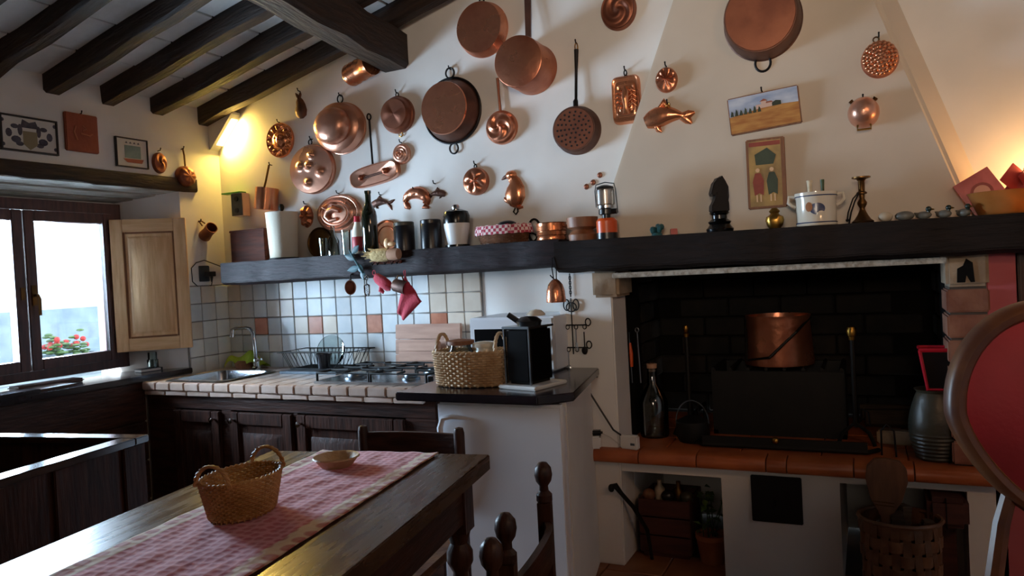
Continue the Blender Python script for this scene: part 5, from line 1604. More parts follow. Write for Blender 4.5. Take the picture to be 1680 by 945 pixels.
# ------------------------------------------------------------------ on the mantel
GM = 'things standing on the mantel'
MY = 3.06
def mx(px, py=370, y=MY): return at(px, py, 'y', y).x
def mz_(x): return 1.365+.0675-math.sin(R(.4))*(x+1.215)+.001
x = mx(1077)
b = MB(); rr = random.Random(4)
for i in range(9): b.sph((rr.uniform(-.02, .02), rr.uniform(-.015, .015), .016+rr.random()*.025), (.013, .013, .014), 6, 4)
b.lathe([(0, 0), (.024, 0), (.02, .012), (0, .014)], 10)
one('mineral_crystal', b, 'teal', 'small lumpy dark teal mineral on the mantel', 'mineral', (x, MY, mz_(x)), 0, GM)
x = mx(1104, 385); b = MB(); b.box(-.014, .014, -.01, .01, 0, .026)
one('matchbox', b, 'magazine', 'tiny reddish box beside the teal mineral', 'box', (x, MY+.02, mz_(x)), R(20), GM, bevel=.002)
# chess knight
x = mx(1181)
kn = thing('chess_knight', 'large glossy black chess knight on the mantel', 'figurine', (x, MY, mz_(x)), R(28), GM)
b = MB(); b.lathe([(0, 0), (.052, 0), (.054, .012), (.046, .02), (.040, .03), (.046, .04), (.030, .052), (.030, .066), (.040, .075), (.032, .082), (0, .083)], 32); part('base', b, 'black_gloss', kn)
ks = 1.0
ol = [(-.036, .08), (-.012, .08), (.036, .08), (.036, .11), (.030, .15), (.034, .175), (.026, .20), (.016, .217), (.012, .225), (.004, .212), (-.006, .218), (-.012, .206), (-.022, .195), (-.030, .17), (-.035, .15), (-.026, .142), (-.016, .15), (-.022, .125), (-.034, .105)]
b = MB(); b.face(ol, -.022, .022); part('head', b, 'ebony', kn, .010, seg=4)
b = MB(); b.face([(.020, .10), (.034, .10), (.042, .14), (.041, .18), (.026, .21), (.018, .2), (.026, .16)], -.006, .006); part('mane', b, 'black_plastic', kn, .002)
# brass thing, ceramic pot, candlestick
x = mx(1272)
b = MB(); b.lathe([(0, 0), (.02, 0), (.028, .012), (.033, .03), (.030, .045), (.018, .052), (.014, .058), (.02, .066), (.010, .078), (0, .08)], 20, sy=.6, rf=lambda a: 1+.05*math.cos(6*a))
one('brass_vase', b, 'brass', 'small squat brass vase on the mantel below the wooden picture', 'vase', (x, MY-.01, mz_(x)), 0, GM)
x = mx(1340)
po = thing('ceramic_crock', 'cream ceramic crock with painted blue rooster on the mantel', 'crock', (x, MY+.01, mz_(x)), 0, GM)
PR = .078
b = MB(); b.lathe([(0, 0), (PR*.92, 0), (PR*.94, .004), (PR*.90, .012), (PR*.92, .10), (PR*.98, .118), (PR*.98, .126), (PR*.9, .126), (PR*.86, .10), (PR*.86, .01), (0, .01)], 40); part('body', b, 'ceramic', po)
for z in (.012, .112):
    b = MB(); b.ring((0, 0, z), PR*(.93 if z < .05 else .968), PR*(.93 if z < .05 else .968), .002, 'xy', 40, 5); part('painted_band', b, 'rooster_blue', po)
for s in (-1, 1):
    b = MB(); b.tube([(s*PR*.92, 0, .115), (s*PR*1.22, 0, .118), (s*PR*1.26, 0, .095), (s*PR*1.08, 0, .08), (s*PR*.92, 0, .075)], .007, 8); part('handle', b, 'ceramic', po)
def onwall(us, r_, z0, y=0):   # bend a flat outline around the pot wall
    out = []
    for u, v in us:
        a = u/r_-PI/2
        out.append((r_*math.cos(a), r_*math.sin(a), z0+v))
    return out
def decal(us, r_, z0, mat, root, name):
    b = MB(); n = len(us); c = (sum(u for u, v in us)/n, sum(v for u, v in us)/n)
    vs = onwall(us, r_, z0)+onwall([c], r_+.0012, z0)
    b.add(vs, [(i, (i+1) % n, n) for i in range(n)]); return part(name, b, mat, root)
ell = lambda cx, cz, a, c, n=18: [(cx+a*math.cos(2*PI*i/n), cz+c*math.sin(2*PI*i/n)) for i in range(n)]
decal(ell(.008, .062, .028, .022), PR*.93, 0, 'rooster_blue', po, 'painted_rooster')
decal(ell(-.022, .07, .013, .018), PR*.932, 0, 'rooster_brown', po, 'painted_rooster_breast')
decal(ell(.02, .045, .016, .008), PR*.934, 0, 'ceramic', po, 'painted_feather')
for (dx_, lab, mt, r_) in ((-.02, 'pale wooden spoon handle standing in the rooster crock', 'cream_cloth', .011), (.025, 'dark green handled utensil standing in the rooster crock', 'leaf_dark', .008)):
    b = MB(); b.tube([(0, 0, .012), (0, 0, .15), (0, 0, .175)], [r_*.7, r_*.8, r_], 10)
    one('kitchen_utensil', b, mt, lab, 'utensil', (x+dx_, MY+.015, mz_(x)), 0, GM)
x = mx(1416)
cs = thing('candlestick', 'tall turned brass candlestick on the mantel', 'candlestick', (x, MY, mz_(x)), 0, GM)
b = MB(); b.lathe([(0, 0), (.036, 0), (.038, .006), (.028, .014), (.018, .03), (.010, .048), (.009, .055), (.016, .068), (.017, .076), (.009, .09), (.010, .105), (.018, .108), (.018, .113), (.011, .118), (.0115, .155), (.017, .162), (.032, .166), (.032, .171), (.012, .172), (0, .165)], 28, rf=None); part('stem', b, 'brass_old', cs)
b = MB(); b.tube([(-.010, -.012, .112), (-.030, -.02, .09), (-.048, -.02, .04), (-.052, -.02, .015)], .0028, 5); b.tube([(-.010, -.012, .108), (-.024, -.02, .08), (-.038, -.02, .04), (-.046, -.02, .0)], .0028, 5)
b.sph((-.052, -.02, .012), .006, 8, 5)
one('candle_snuffer', b, 'iron', 'thin dark cord tongs hanging from the brass candlestick', 'snuffer', (x, MY, mz_(x)+.001), 0, GM)
x = mx(1453, 360); b = MB(); b.sph((0, 0, .014), (.024, .018, .018), 16, 10)
one('sea_pebble', b, 'pebble', 'smooth pale pebble on the mantel beside the candlestick', 'pebble', (x, MY-.01, mz_(x)+.003), 0, GM)
dl = ['dark mottled stone on the mantel next to the pale pebble', 'small duck figurine with dark head, next to the mottled stone', 'small duck figurine with dark head, middle of the three on the mantel', 'small duck figurine with dark head, next to the amber bowl']
for i, (px, py) in enumerate(((1484, 360), (1517, 358), (1550, 355), (1582, 352))):
    x = mx(px, py)
    if i == 0:
        b = MB(); b.sph((0, 0, .016), (.032, .02, .017), 16, 10)
        one('mantel_stone', b, 'duck_body', dl[0], 'stone', (x, MY-.01, mz_(x)), 0, GM); continue
    dk_ = thing('duck_figurine', dl[i], 'figurine', (x, MY-.01, mz_(x)), R(-15*i), GM)
    b = MB(); b.sph((-.004, 0, .014), (.027, .015, .014), 16, 8); b.tube([(-.02, 0, .016), (-.034, 0, .024)], [.010, .002], 8); part('body', b, 'duck_body', dk_)
    b = MB(); b.sph((.013, 0, .035), (.010, .009, .0095), 12, 8); b.tube([(.012, 0, .02), (.013, 0, .034)], .006, 8); part('head', b, 'duck_head', dk_)
    b = MB(); b.tube([(.02, 0, .034), (.031, 0, .032)], [.004, .002], 6); part('beak', b, 'brass', dk_)
# amber bowl, lit from behind by the small lamp at the right end
xa = mx(1575, 330); xb = mx(1690, 330)
ab_ = thing('amber_bowl', 'amber translucent bowl at the right end of the mantel', 'bowl', (.455, 3.10, mz_(.45)), 0, GM)
b = MB(); b.lathe([(0, 0), (.085, 0), (.09, .004), (.118, .075), (.122, .08), (.116, .08), (.086, .010), (0, .008)], 40); part('body', b, 'amber_glass', ab_)
mg = thing('recipe_booklet', 'red printed booklet with a portrait leaning in the amber bowl', 'booklet', (.425, 3.11, mz_(.45)+.012), 0, GM, (R(-8), R(-30), 0))
b = MB(); b.box(-.062, .062, -.003, .003, .0, .155); part('cover', b, 'magazine', mg, .001)
b = MB(); b.M = TR(.0, -.0035, .085, R(90)); b.lathe([(0, 0), (.026, 0), (.026, .0006), (0, .0006)], 20); part('printed_portrait', b, 'skin_print', mg)
b = MB(); b.M = TR(.0, -.0033, .085, R(90)); b.lathe([(.026, 0), (.036, 0), (.036, .0004), (.026, .0004)], 20); part('printed_hair', b, 'icon_red', mg)
mg = thing('paper_flower', 'crumpled red paper sticking out of the amber bowl', 'paper', (.505, 3.12, mz_(.5)+.03), 0, GM)
b = MB()
rr = random.Random(6)
for i in range(5):
    b.M = TR(rr.uniform(-.03, .03), rr.uniform(-.02, .02), .05+rr.uniform(0, .06), rr.uniform(-1, 1), rr.uniform(-1, 1), rr.uniform(0, 3)); b.box(-.04, .04, -.002, .002, -.035, .035)
part('sheets', b, 'magazine', mg, .001)
# the small lamp itself
sl_ = thing('mantel_lamp', 'small warm lamp burning behind the amber bowl', 'lamp', (.625, 3.2, mz_(.625)), 0, GM)
b = MB(); b.lathe([(0, 0), (.035, 0), (.03, .012), (.01, .02), (.01, .05), (0, .05)], 20); part('base', b, 'brass_old', sl_)
b = MB(); b.sph((0, 0, .085), (.03, .03, .035), 16, 10); part('bulb', b, 'bulb', sl_)
pl = bpy.data.lights.new('mantel_lamp_light', 'POINT'); pl.energy = 5; pl.color = (1, .56, .22); pl.shadow_soft_size = .04
po_ = bpy.data.objects.new('mantel_lamp_light', pl); COL.objects.link(po_); po_.location = (.60, 3.15, mz_(.56)+.13)
# ------------------------------------------------------------------ hanging on the shelf front
SF = WY-.25                    # shelf front
GH = 'things hung on the shelf front above the hob'
def fx(px, py, y): return at(px, py, 'y', y)
# straw and cork ornament with hooks
p = fx(632, 418, SF-.02)
orn = thing('straw_rack', 'straw and cork ornament with hooks fixed to the shelf front', 'ornament', (p.x, SF, p.z), 0, GH)
b = MB(); b.box(-.085, .085, -.010, -.001, -.045, -.030); part('bar', b, 'walnut', orn, .002)
b = MB(); b.M = TR(-.02, -.024, 0, 0, R(90)); b.lathe([(0, -.055), (.026, -.055), (.032, -.03), (.033, .02), (.030, .045), (0, .045)], 20)
b.M = I4
rr = random.Random(8)
for i in range(34):
    a, r_ = rr.uniform(0, 2*PI), rr.uniform(.005, .03)
    b.tube([(-.06, -.026+r_*math.cos(a), r_*math.sin(a)), (-.10-rr.random()*.02, -.026+1.25*r_*math.cos(a), 1.25*r_*math.sin(a))], .0018, 4)
part('straw_bundle', b, 'burlap', orn)
b = MB(); b.M = TR(.055, -.026, .0, 0, R(90)); b.lathe([(0, -.028), (.028, -.028), (.030, 0), (.027, .028), (0, .028)], 20); part('cork', b, 'cork', orn)
b = MB(); b.sph((.02, -.028, .055), (.018, .012, .026), 14, 8); b.sph((.045, -.03, .05), (.026, .01, .012), 12, 8); part('carved_mushroom', b, 'pine', orn)
for x_ in (-.075, -.045, .0, .04, .07):
    b = MB(); b.tube([(x_, -.012, -.035), (x_, -.03, -.048), (x_, -.034, -.036)], .003, 5); part('hook', b, 'iron', orn)
# bluish leaf sprig
p = fx(588, 432, SF-.01)
sp_ = thing('dried_sprig', 'dried blue-green leafy sprig tucked on the shelf front', 'sprig', (p.x, SF, p.z), 0, GH)
b = MB(); b.tube([(-.05, -.014, .07), (-.015, -.02, .02), (.03, -.02, -.05)], .005, 6); part('stem', b, 'leaf_blue', sp_)
for (x_, z_, a, L) in ((-.03, .05, 40, .06), (-.01, .02, 160, .07), (.0, 0, -60, .06), (.015, -.02, 190, .08), (.025, -.035, -80, .05)):
    b = MB(); n = 8
    ca_, sa_ = math.cos(R(a)), math.sin(R(a))
    b.loft([(x_+ca_*L*i/n, z_+sa_*L*i/n) for i in range(n+1)], [.002+.014*math.sin(PI*i/n) for i in range(n+1)], [.003]*(n+1), 4, None, -.018)
    part('leaf', b, 'leaf_blue', sp_)
# brown ladle
p = fx(575, 470, SF-.02)
o = thing('hanging_scoop', 'brown copper scoop hanging under the shelf left of the bottle opener', 'scoop', (p.x, SF-.005, p.z), 0, GH)
b = MB(); b.M = TR(0, -.01, -.005, R(90), 0, R(20)); b.lathe([(0, -.014), (.012, -.014), (.026, -.002), (.030, .012), (.027, .012), (.022, .0), (.01, -.010), (0, -.010)], 22, sy=1.25); part('bowl', b, 'copper_brown', o)
b = MB(); b.tube([(-.0, -.01, .02), (-.002, -.008, .055), (.004, -.004, .065)], .004, 6); part('handle', b, 'iron', o)
# corkscrew
p = fx(602, 470, SF-.03)
o = thing('corkscrew', 'silver lever corkscrew hanging on a hook beside the red oven mitt', 'corkscrew', (p.x, SF-.03, p.z), 0, GH)
b = MB(); b.ring((0, 0, .045), .010, .012, .003); b.tube([(0, 0, .034), (0, 0, .01)], .005, 8); part('screw_head', b, 'chrome', o)
b = MB(); b.tube([(0, 0, .012), (-.014, 0, .004), (-.014, 0, -.03), (-.008, 0, -.048)], .0045, 6); b.tube([(0, 0, .012), (.014, 0, .004), (.014, 0, -.03), (.008, 0, -.048)], .0045, 6); part('levers', b, 'chrome', o)
b = MB(); b.tube([(.003*math.cos(t*1.2), .003*math.sin(t*1.2), .01-t*.0022) for t in range(26)], .0015, 4); part('worm', b, 'steel_dull', o)
# red oven mitt
p = fx(626, 462, SF-.05)
o = thing('oven_mitt', 'crumpled red oven mitt hanging under the straw ornament', 'oven mitt', (p.x, SF-.035, p.z), 0, GH)
b = MB(); b.loft([(-.045, .03), (-.03, .015), (0, -.005), (.03, -.025), (.045, -.03)], [.018, .026, .03, .028, .018], [.012, .02, .024, .022, .014], 10, lambda s, t: .003*math.sin(s*18+t*4))
b.loft([(-.01, -.02), (-.015, -.045), (.0, -.055)], [.012, .014, .008], [.014, .016, .008], 8); part('body', b, 'red_cloth', o)
b = MB(); b.ring((-.05, -.004, .045), .008, .012, .002); part('loop', b, 'red_cloth', o)
# copper cup
p = fx(655, 470, SF-.05)
o = thing('copper_cup', 'small copper cup hanging between the red mitt and the red pot holder', 'cup', (p.x, SF-.03, p.z), 0, GH)
b = MB(); b.M = TR(0, -.01, 0, 0, R(105), 0); b.lathe([(0, -.035), (.028, -.035), (.031, -.03), (.033, .035), (.030, .035), (.027, -.028), (0, -.029)], 26); part('body', b, 'copper_dark', o)
b = MB(); b.tube([(-.02, -.01, .03), (-.012, -.01, .052), (.012, -.01, .05), (.02, -.01, .028)], .0035, 6); part('handle', b, 'brass_old', o)
# red pot holder, folded cloth
p = fx(668, 487, SF-.03)
o = thing('pot_holder', 'red quilted pot holder hanging by its corner under the shelf', 'pot holder', (p.x, SF-.02, p.z), 0, GH)
def ph(u, v):
    pts = [(-.008, .105), (-.062, -.072), (-.026, -.115), (.082, -.026)]
    a_ = Vector(pts[0]).lerp(Vector(pts[3]), u); c_ = Vector(pts[1]).lerp(Vector(pts[2]), u)
    q_ = a_.lerp(c_, v)
    return (q_.x, -.012-.016*math.sin(PI*u)*math.sin(PI*v)-.006*math.sin(u*9), q_.y)
b = MB(); b.grid(ph, 14, 14); c = part('cloth', b, 'red_cloth', o)
md = c.modifiers.new('thickness', 'SOLIDIFY'); md.thickness = .008
b = MB(); b.tube([(-.010, -.01, .10), (-.016, -.006, .125), (-.006, -.006, .13), (-.002, -.01, .102)], .0022, 5); part('loop', b, 'red_cloth', o)
# copper bell with hanging tongs at the shelf/mantel joint
p = fx(908, 478, 2.96)
o = thing('copper_bell', 'copper bell-shaped oil can hanging by two wires from the mantel end', 'bell', (p.x, 2.985, p.z), 0, None)
b = MB(); b.lathe([(0, -.048), (.042, -.048), (.043, -.04), (.040, .0), (.032, .028), (.018, .045), (.008, .052), (0, .053)], 28); part('body', b, 'copper', o)
b = MB(); b.tube([(-.006, -.0, .045), (-.012, .0, .10), (-.008, .0, .145)], .0025, 5); b.tube([(.006, 0, .045), (.008, 0, .10), (.0, .0, .145)], .0025, 5); b.tube([(-.003, 0, .145), (0, .02, .15)], .003, 5); b.tube([(-.02, -.005, .07), (.01, -.005, .04)], .003, 5); part('wires', b, 'iron', o)

# wire utensil rack on the white pier and its utensils
WPX = HF-.02
p = fx(938, 500, WPX)
o = thing('wire_utensil_rack', 'black scrolled wire utensil rack hanging by a chain on the white pier', 'rack', (p.x, WPX, p.z), 0)
zc = fx(938, 452, WPX).z-p.z
b = MB()
for i in range(9):
    z = .045+(zc-.045)*i/8
    b.ring((0, -.008, z), .005 if i % 2 else .002, .010, .0015, 'xz', 10, 4)
part('chain', b, 'iron', o)
b = MB()
b.ring((-.022, -.008, .0), .014, .024, .003, 'xz', 20, 5); b.ring((.022, -.008, .0), .014, .024, .003, 'xz', 20, 5); b.ring((0, -.008, -.01), .024, .02, .003, 'xz', 20, 5)
b.tube([(0, -.008, .03), (0, -.008, -.22)], .003, 5)
for z in (-.09, -.19):
    b.tube([(-.07, -.01, z), (.07, -.01, z)], .003, 5)
    for s in (-.06, -.02, .02, .06): b.ring((s, -.014, z-.008), .008, .010, .002, 'xz', 12, 4)
    for s in (-1, 1): b.ring((s*.075, -.008, z+.012), .012, .016, .0028, 'xz', 14, 4)
part('scrolls', b, 'iron_black', o)
for k, (dx_, dz_, L, lab, kind) in enumerate(((-.055, -.11, .10, 'small steel skimmer hanging on the wire rack', 0), (.02, -.11, .09, 'steel fork hanging on the wire rack', 1), (.058, -.12, .10, 'dark ladle hanging on the wire rack', 2), (-.02, -.21, .09, 'short steel spoon on the lower bar of the wire rack', 0))):
    u = thing('hanging_utensil', lab, 'utensil', (p.x+dx_, WPX-.018, p.z+dz_), 0, 'utensils on the wire rack')
    b = MB(); b.tube([(0, 0, 0), (0, 0, -L*.65)], .0028, 5); part('handle', b, 'steel' if kind < 2 else 'iron', u)
    b = MB()
    if kind == 1:
        for s in (-.006, 0, .006): b.tube([(s*.5, 0, -L*.65), (s, 0, -L)], .0018, 4)
    else: b.sph((0, -.004, -L*.82), (.014, .005, .018), 12, 8)
    part('head', b, 'steel' if kind < 2 else 'iron', u)

# ------------------------------------------------------------------ on the hearth
HZ = .521
# plug adapter, white box, cables
p = at(978, 720, 'y', 3.075)
o = thing('plug_adapter', 'cream plug adapter with a black plug on the hearth corner', 'adapter', (p.x, p.y, HZ), R(20))
b = MB(); b.box(-.025, .02, -.02, .02, 0, .055); part('body', b, 'white_plastic', o, .006)
b = MB(); b.box(-.03, .03, -.015, .025, .056, .078); part('plug', b, 'black_plastic', o, .008)
p2 = at(1033, 715, 'y', 3.09)
o = thing('router_box', 'small white electronic box standing on the hearth tiles', 'box', (p2.x, p2.y, HZ), R(-12))
b = MB(); b.box(-.042, .042, -.015, .015, 0, .062); part('body', b, 'white_plastic', o, .006)
b = MB(); b.box(.01, .03, -.0165, -.0145, .02, .03); part('badge', b, 'steel_dull', o)
b = MB(); b.tube([(p.x+.03, p.y, HZ+.065), (p.x+.06, p.y+.01, HZ+.05), (p2.x-.045, p2.y+.012, HZ+.01)], .0025, 5)
one('white_cable', b, 'cable_white', 'short white cable between the adapter and the white box', 'cable')
pts = [at(a, c, 'y', 3.075) for a, c in ((948, 612), (965, 640), (985, 672), (1006, 705))]
b = MB(); b.tube([(-1.075, 3.072, .835)]+[tuple(q_) for q_ in pts]+[(p2.x, p2.y-.0+.03, HZ+.02)], .004, 6)
one('black_cable', b, 'cable', 'black cable running from the stone top down to the hearth', 'cable')
pts = [at(a, c, 'y', 3.03) for a, c in ((963, 745), (964, 800), (948, 870), (955, 900), (972, 925))]
b = MB(); b.tube([tuple(q_) for q_ in pts]+[(pts[-1].x-.03, 3.0, .004)], .0025, 5)
one('pale_cord', b, 'cable_white', 'thin pale cord drooping from the hearth corner to the floor', 'cord')
# fire tools hung on the left chamber wall
for k, (px, mt, lab) in enumerate(((1020, 'turned_wood', 'fire poker with orange wooden grip hanging at the left of the fire'), (1037, 'steel_dull', 'thin steel fire skewer hanging at the left of the fire'))):
    a_ = at(px, 545, 'y', 3.32); c_ = at(px+6, 628, 'y', 3.32)
    o = thing('fire_poker', lab, 'poker', (-1.0+k*.04, 3.32, a_.z), 0, 'fire tools')
    b = MB(); b.tube([(0, 0, 0), (.006, 0, c_.z-a_.z)], .004 if k else .003, 6); part('rod', b, 'steel_dull', o)
    b = MB()
    if k == 0: b.tube([(.003, 0, -.05), (.005, 0, -.1), (.006, 0, -.16)], [.006, .011, .008], 8); part('grip', b, 'orange_paint', o)
    else: b.ring((0, 0, .01), .008, .010, .003); part('ring', b, 'steel_dull', o)
b = MB(); b.sph((0, -.012, 0), (.05, .03, .045), 16, 10)
# glass demijohn
p = at(1070, 705, 'z', HZ)
o = thing('glass_flask', 'tall clear glass flask standing at the left of the hearth', 'flask', (-.91, 3.36, HZ))
b = MB(); b.lathe([(0, 0), (.062, 0), (.066, .01), (.066, .16), (.05, .2), (.024, .24), (.022, .31), (.026, .315), (.023, .315), (.019, .24), (.047, .198), (.063, .16), (.063, .012), (0, .008)], 28); part('body', b, 'clear_glass', o)
b = MB(); b.lathe([(0, .30), (.021, .30), (.024, .335), (0, .336)], 16); part('stopper', b, 'cork', o)
# andirons with brass finials
for k, (px, py, yy) in enumerate(((1125, 535, 3.42), (1397, 538, 3.38))):
    t_ = at(px, py, 'y', yy)
    H = t_.z-HZ
    o = thing('andiron', ('wrought iron andiron with small brass knob left of the grate', 'wrought iron andiron with large brass ball right of the grate')[k], 'andiron', (t_.x, yy, HZ), 0, 'pair of andirons')
    b = MB(); b.tube([(-.07, -.02, 0), (-.05, -.01, .05), (0, 0, .09), (.05, -.01, .05), (.07, -.02, 0)], .009, 6); b.tube([(0, 0, .08), (0, 0, H-.04)], .010, 8); b.tube([(0, 0, .08), (0, .35, .08), (0, .35, 0)], .010, 6)
    part('frame', b, 'iron_black', o)
    r_ = (.014, .022)[k]
    b = MB(); b.lathe([(0, H-.05), (.012, H-.05), (.014, H-.035), (.008, H-.028), (r_*.8, H-r_*1.5), (r_, H-r_*.6), (r_*.7, H+r_*.2), (0, H+r_*.4)], 18); part('finial', b, 'brass', o)
    b = MB(); b.tube([(.02, -.02, .10), (.025, -.06, .16), (.05, -.07, .15), (.055, -.06, .09)], .004, 6); part('hook', b, 'iron', o)
# iron grate with ash box, copper cauldron hanging on it
o = thing('fire_grate', 'black iron fire grate and ash box in the hearth', 'grate', (-.40, 3.56, HZ))
b = MB(); b.box(-.26, .30, -.10, .22, .0, .02); b.box(-.26, -.24, -.10, .22, 0, .30); b.box(.28, .30, -.10, .22, 0, .30); b.box(-.26, .30, .20, .22, 0, .30); part('ash_box', b, 'iron_black', o)
b = MB(); b.box(-.26, .30, -.105, -.095, .02, .29); part('front_plate', b, 'iron_black', o, .003)
for i in range(8):
    b = MB(); x_ = -.25+i*.077; b.tube([(x_, -.11, .30), (x_, .22, .30)], .008, 6); part('grate_bar', b, 'iron_black', o)
cp_ = at(1278, 575, 'y', 3.60)
cw = at(1337, 600, 'y', 3.55).x-at(1222, 600, 'y', 3.55).x
ct_, cb_ = at(1278, 535, 'y', 3.55).z, at(1278, 608, 'y', 3.55).z
o = thing('copper_cauldron', 'copper cauldron with iron handle standing on the fire grate', 'cauldron', (cp_.x, 3.60, HZ+.309), 0)
h_ = ct_-cb_+.02
b = MB(); b.lathe([(0, 0), (cw*.5, 0), (cw*.505, .012), (cw*.46, h_*.9), (cw*.475, h_), (cw*.45, h_), (cw*.44, h_*.9), (cw*.48, .012), (0, .008)], 40); part('body', b, 'copper', o)
b = MB(); b.tube([(-cw*.47, -.0, h_*.95), (-cw*.40, -.16, h_*.15), (-.02, -.2, h_*.22), (cw*.3, -.16, h_*.7), (cw*.47, 0, h_*.95)], .006, 6); part('bail_handle', b, 'iron_black', o)
b = MB()
# brass knob on a low iron fender in front
p = at(1273, 730, 'y', 3.19)
o = thing('hearth_fender', 'low black iron fender with a brass knob at the front of the hearth', 'fender', (p.x, 3.20, HZ))
b = MB(); b.tube([(-.34, .05, .012), (-.3, .0, .012), (.34, 0, .012), (.38, .05, .012)], .009, 6); b.box(-.3, .34, -.004, .004, .012, .05); part('rail', b, 'iron_black', o)
b = MB(); b.sph((0, -.014, .045), .015, 14, 8); part('knob', b, 'brass', o)
# small dark kettle with silver bail at the left
o = thing('iron_kettle', 'black iron kettle with a thin steel bail left of the grate', 'kettle', (at(1137, 715, 'y', 3.30).x, 3.30, HZ))
b = MB(); b.lathe([(0, 0), (.06, 0), (.075, .03), (.07, .09), (.03, .11), (0, .115)], 24); part('body', b, 'iron_black', o)
b = MB(); b.ring((0, 0, .08), .072, .10, .003, 'xz', 20, 5, 0, PI); part('bail', b, 'steel_dull', o)
# firebrick / log at the right
p = at(1480, 728, 'z', HZ)
b = MB(); b.box(-.13, .13, -.03, .03, 0, .055)
one('fire_brick', b, 'stone', 'pale rough fire brick lying at the right of the hearth', 'brick', (p.x+.04, 3.42, HZ), R(-10), bevel=.006)
for k, (dx_, dy_, lab) in enumerate(((.05, .30, 'charred log lying behind the pale fire brick'), (.03, .42, 'charred log at the back right of the fire chamber'))):
    b = MB(); b.M = TR(0, 0, .04, 0, R(90), 0); b.lathe([(0, -.16), (.04, -.16), (.043, 0), (.038, .16), (0, .16)], 12, rf=lambda a: 1+.06*math.cos(5*a))
    one('charred_log', b, 'log', lab, 'log', (.08+dx_, 3.46+dy_, HZ), R(4-8*k), 'logs in the fireplace')
# earthenware jar and red framed grill basket
jx, jy = .215, 3.20
o = thing('earthenware_jar', 'tall ribbed grey-green earthenware jar at the right of the hearth', 'jar', (jx, jy, HZ))
pr = [(0, 0), (.058, 0)]
for i in range(15):
    t = i/14
    r_ = .060+.034*math.sin(PI*min(1, t*.75+.12))
    pr += [(r_, .012+t*.21), (r_-.002, .019+t*.21)]
pr += [(.066, .245), (.060, .256), (.070, .268), (.064, .268), (.054, .25), (0, .20)]
b = MB(); b.lathe(pr, 36); part('body', b, 'earthenware', o)
a_, c_ = at(1512, 572, 'y', jy), at(1565, 612, 'y', jy)
o = thing('red_frame_tray', 'black tray with a bright red rim standing on the earthenware jar', 'tray', ((a_.x+c_.x)/2+.02, jy, HZ+.262))
wx, h_ = (c_.x-a_.x)/2+.03, a_.z-(HZ+.262)
b = MB(); b.hexa([(-wx*.7, -.03, .006), (wx*.7, -.03, .006), (wx*.7, .03, .006), (-wx*.7, .03, .006)], [(-wx, -.05, h_-.008), (wx, -.05, h_-.008), (wx, .05, h_-.008), (-wx, .05, h_-.008)]); part('pan', b, 'black_plastic', o)
b = MB(); b.tube([(-wx, -.052, h_), (wx, -.052, h_), (wx, .052, h_), (-wx, .052, h_)], .008, 6, True); b.tube([(-wx, -.052, h_), (-wx*.72, -.036, .008), (wx*.72, -.036, .008), (wx, -.052, h_)], .007, 6); part('red_rim', b, 'red_plastic', o)
# small iron spring thing hanging right
b = MB(); b.tube([(0, 0, .0), (0, -.02, .10), (.02, -.02, .125), (.045, -.02, .10), (.05, -.02, .0)], .004, 6)
one('iron_staple', b, 'iron', 'bent iron rod stand beside the pale fire brick', 'rod', (at(1445, 700, 'y', 3.22).x, 3.22, HZ))

# ------------------------------------------------------------------ hearth base: soot door and niches
a_, c_ = at(1231, 779, 'y', HF-.01), at(1318, 862, 'y', HF-.01)
o = thing('soot_door', 'black iron soot door in the white hearth base', 'door', (a_.x, HF-.001, c_.z))
W_, H_ = c_.x-a_.x, a_.z-c_.z
b = MB(); b.box(0, W_, -.012, 0, 0, H_); part('plate', b, 'iron_black', o, .003)
b = MB(); b.tube([(W_*.48, -.012, H_*.35), (W_*.48, -.022, H_*.42), (W_*.48, -.012, H_*.5)], .003, 6); part('latch', b, 'iron', o)
# left niche: crate of odds and ends, trailing plant, poker handle
o = thing('wooden_crate', 'dark red wooden crate in the left niche under the hearth', 'crate', (-.80, 3.36, 0))
for i in range(3):
    b = MB(); b.box(-.17, .06, -.12, -.108, .02+i*.082, .095+i*.082); part('slat', b, 'crate', o, .002)
for s in (-.17, .048):
    b = MB(); b.box(s, s+.012, -.107, .14, .02, .26); part('side', b, 'crate', o, .002)
b = MB(); b.box(-.158, .048, .12, .14, .02, .26); b.box(-.158, .048, -.107, .12, 0, .02); part('back', b, 'crate', o)
rr = random.Random(15)
kinds = [('turned_wood', 'brown'), ('pebble', 'pale'), ('black_ceramic', 'black'), ('brass_old', 'bronze'), ('earthenware', 'grey')]
for i in range(5):
    x_ = -.935+i*.043
    b = MB()
    if i % 2: b.lathe([(0, 0), (.022, 0), (.024, .05), (.01, .07), (.01, .09), (0, .09)], 14)
    else: b.sph((0, 0, .028), (.03, .026, .028), 12, 8)
    b2_ = one('crate_oddment', b, kinds[i][0], f'{kinds[i][1]} {"bottle" if i % 2 else "lump"} lying on top of the niche crate', 'oddment', (x_, 3.30+.03*(i % 2), .235), 0, 'odds and ends in the crate')
b = MB(); b.box(-.955, -.755, 3.26, 3.47, .215, .234)
one('cover_board', b, 'crate', 'folded dark board covering the niche crate', 'board', (0, 0, 0))
o = thing('potted_plant', 'dark leafy plant in a clay pot at the right of the left niche', 'plant', (-.655, 3.27, 0))
b = MB(); b.lathe([(0, 0), (.05, 0), (.066, .10), (.07, .105), (.07, .125), (.06, .125), (.055, .11), (0, .11)], 20); part('pot', b, 'pot_clay', o)
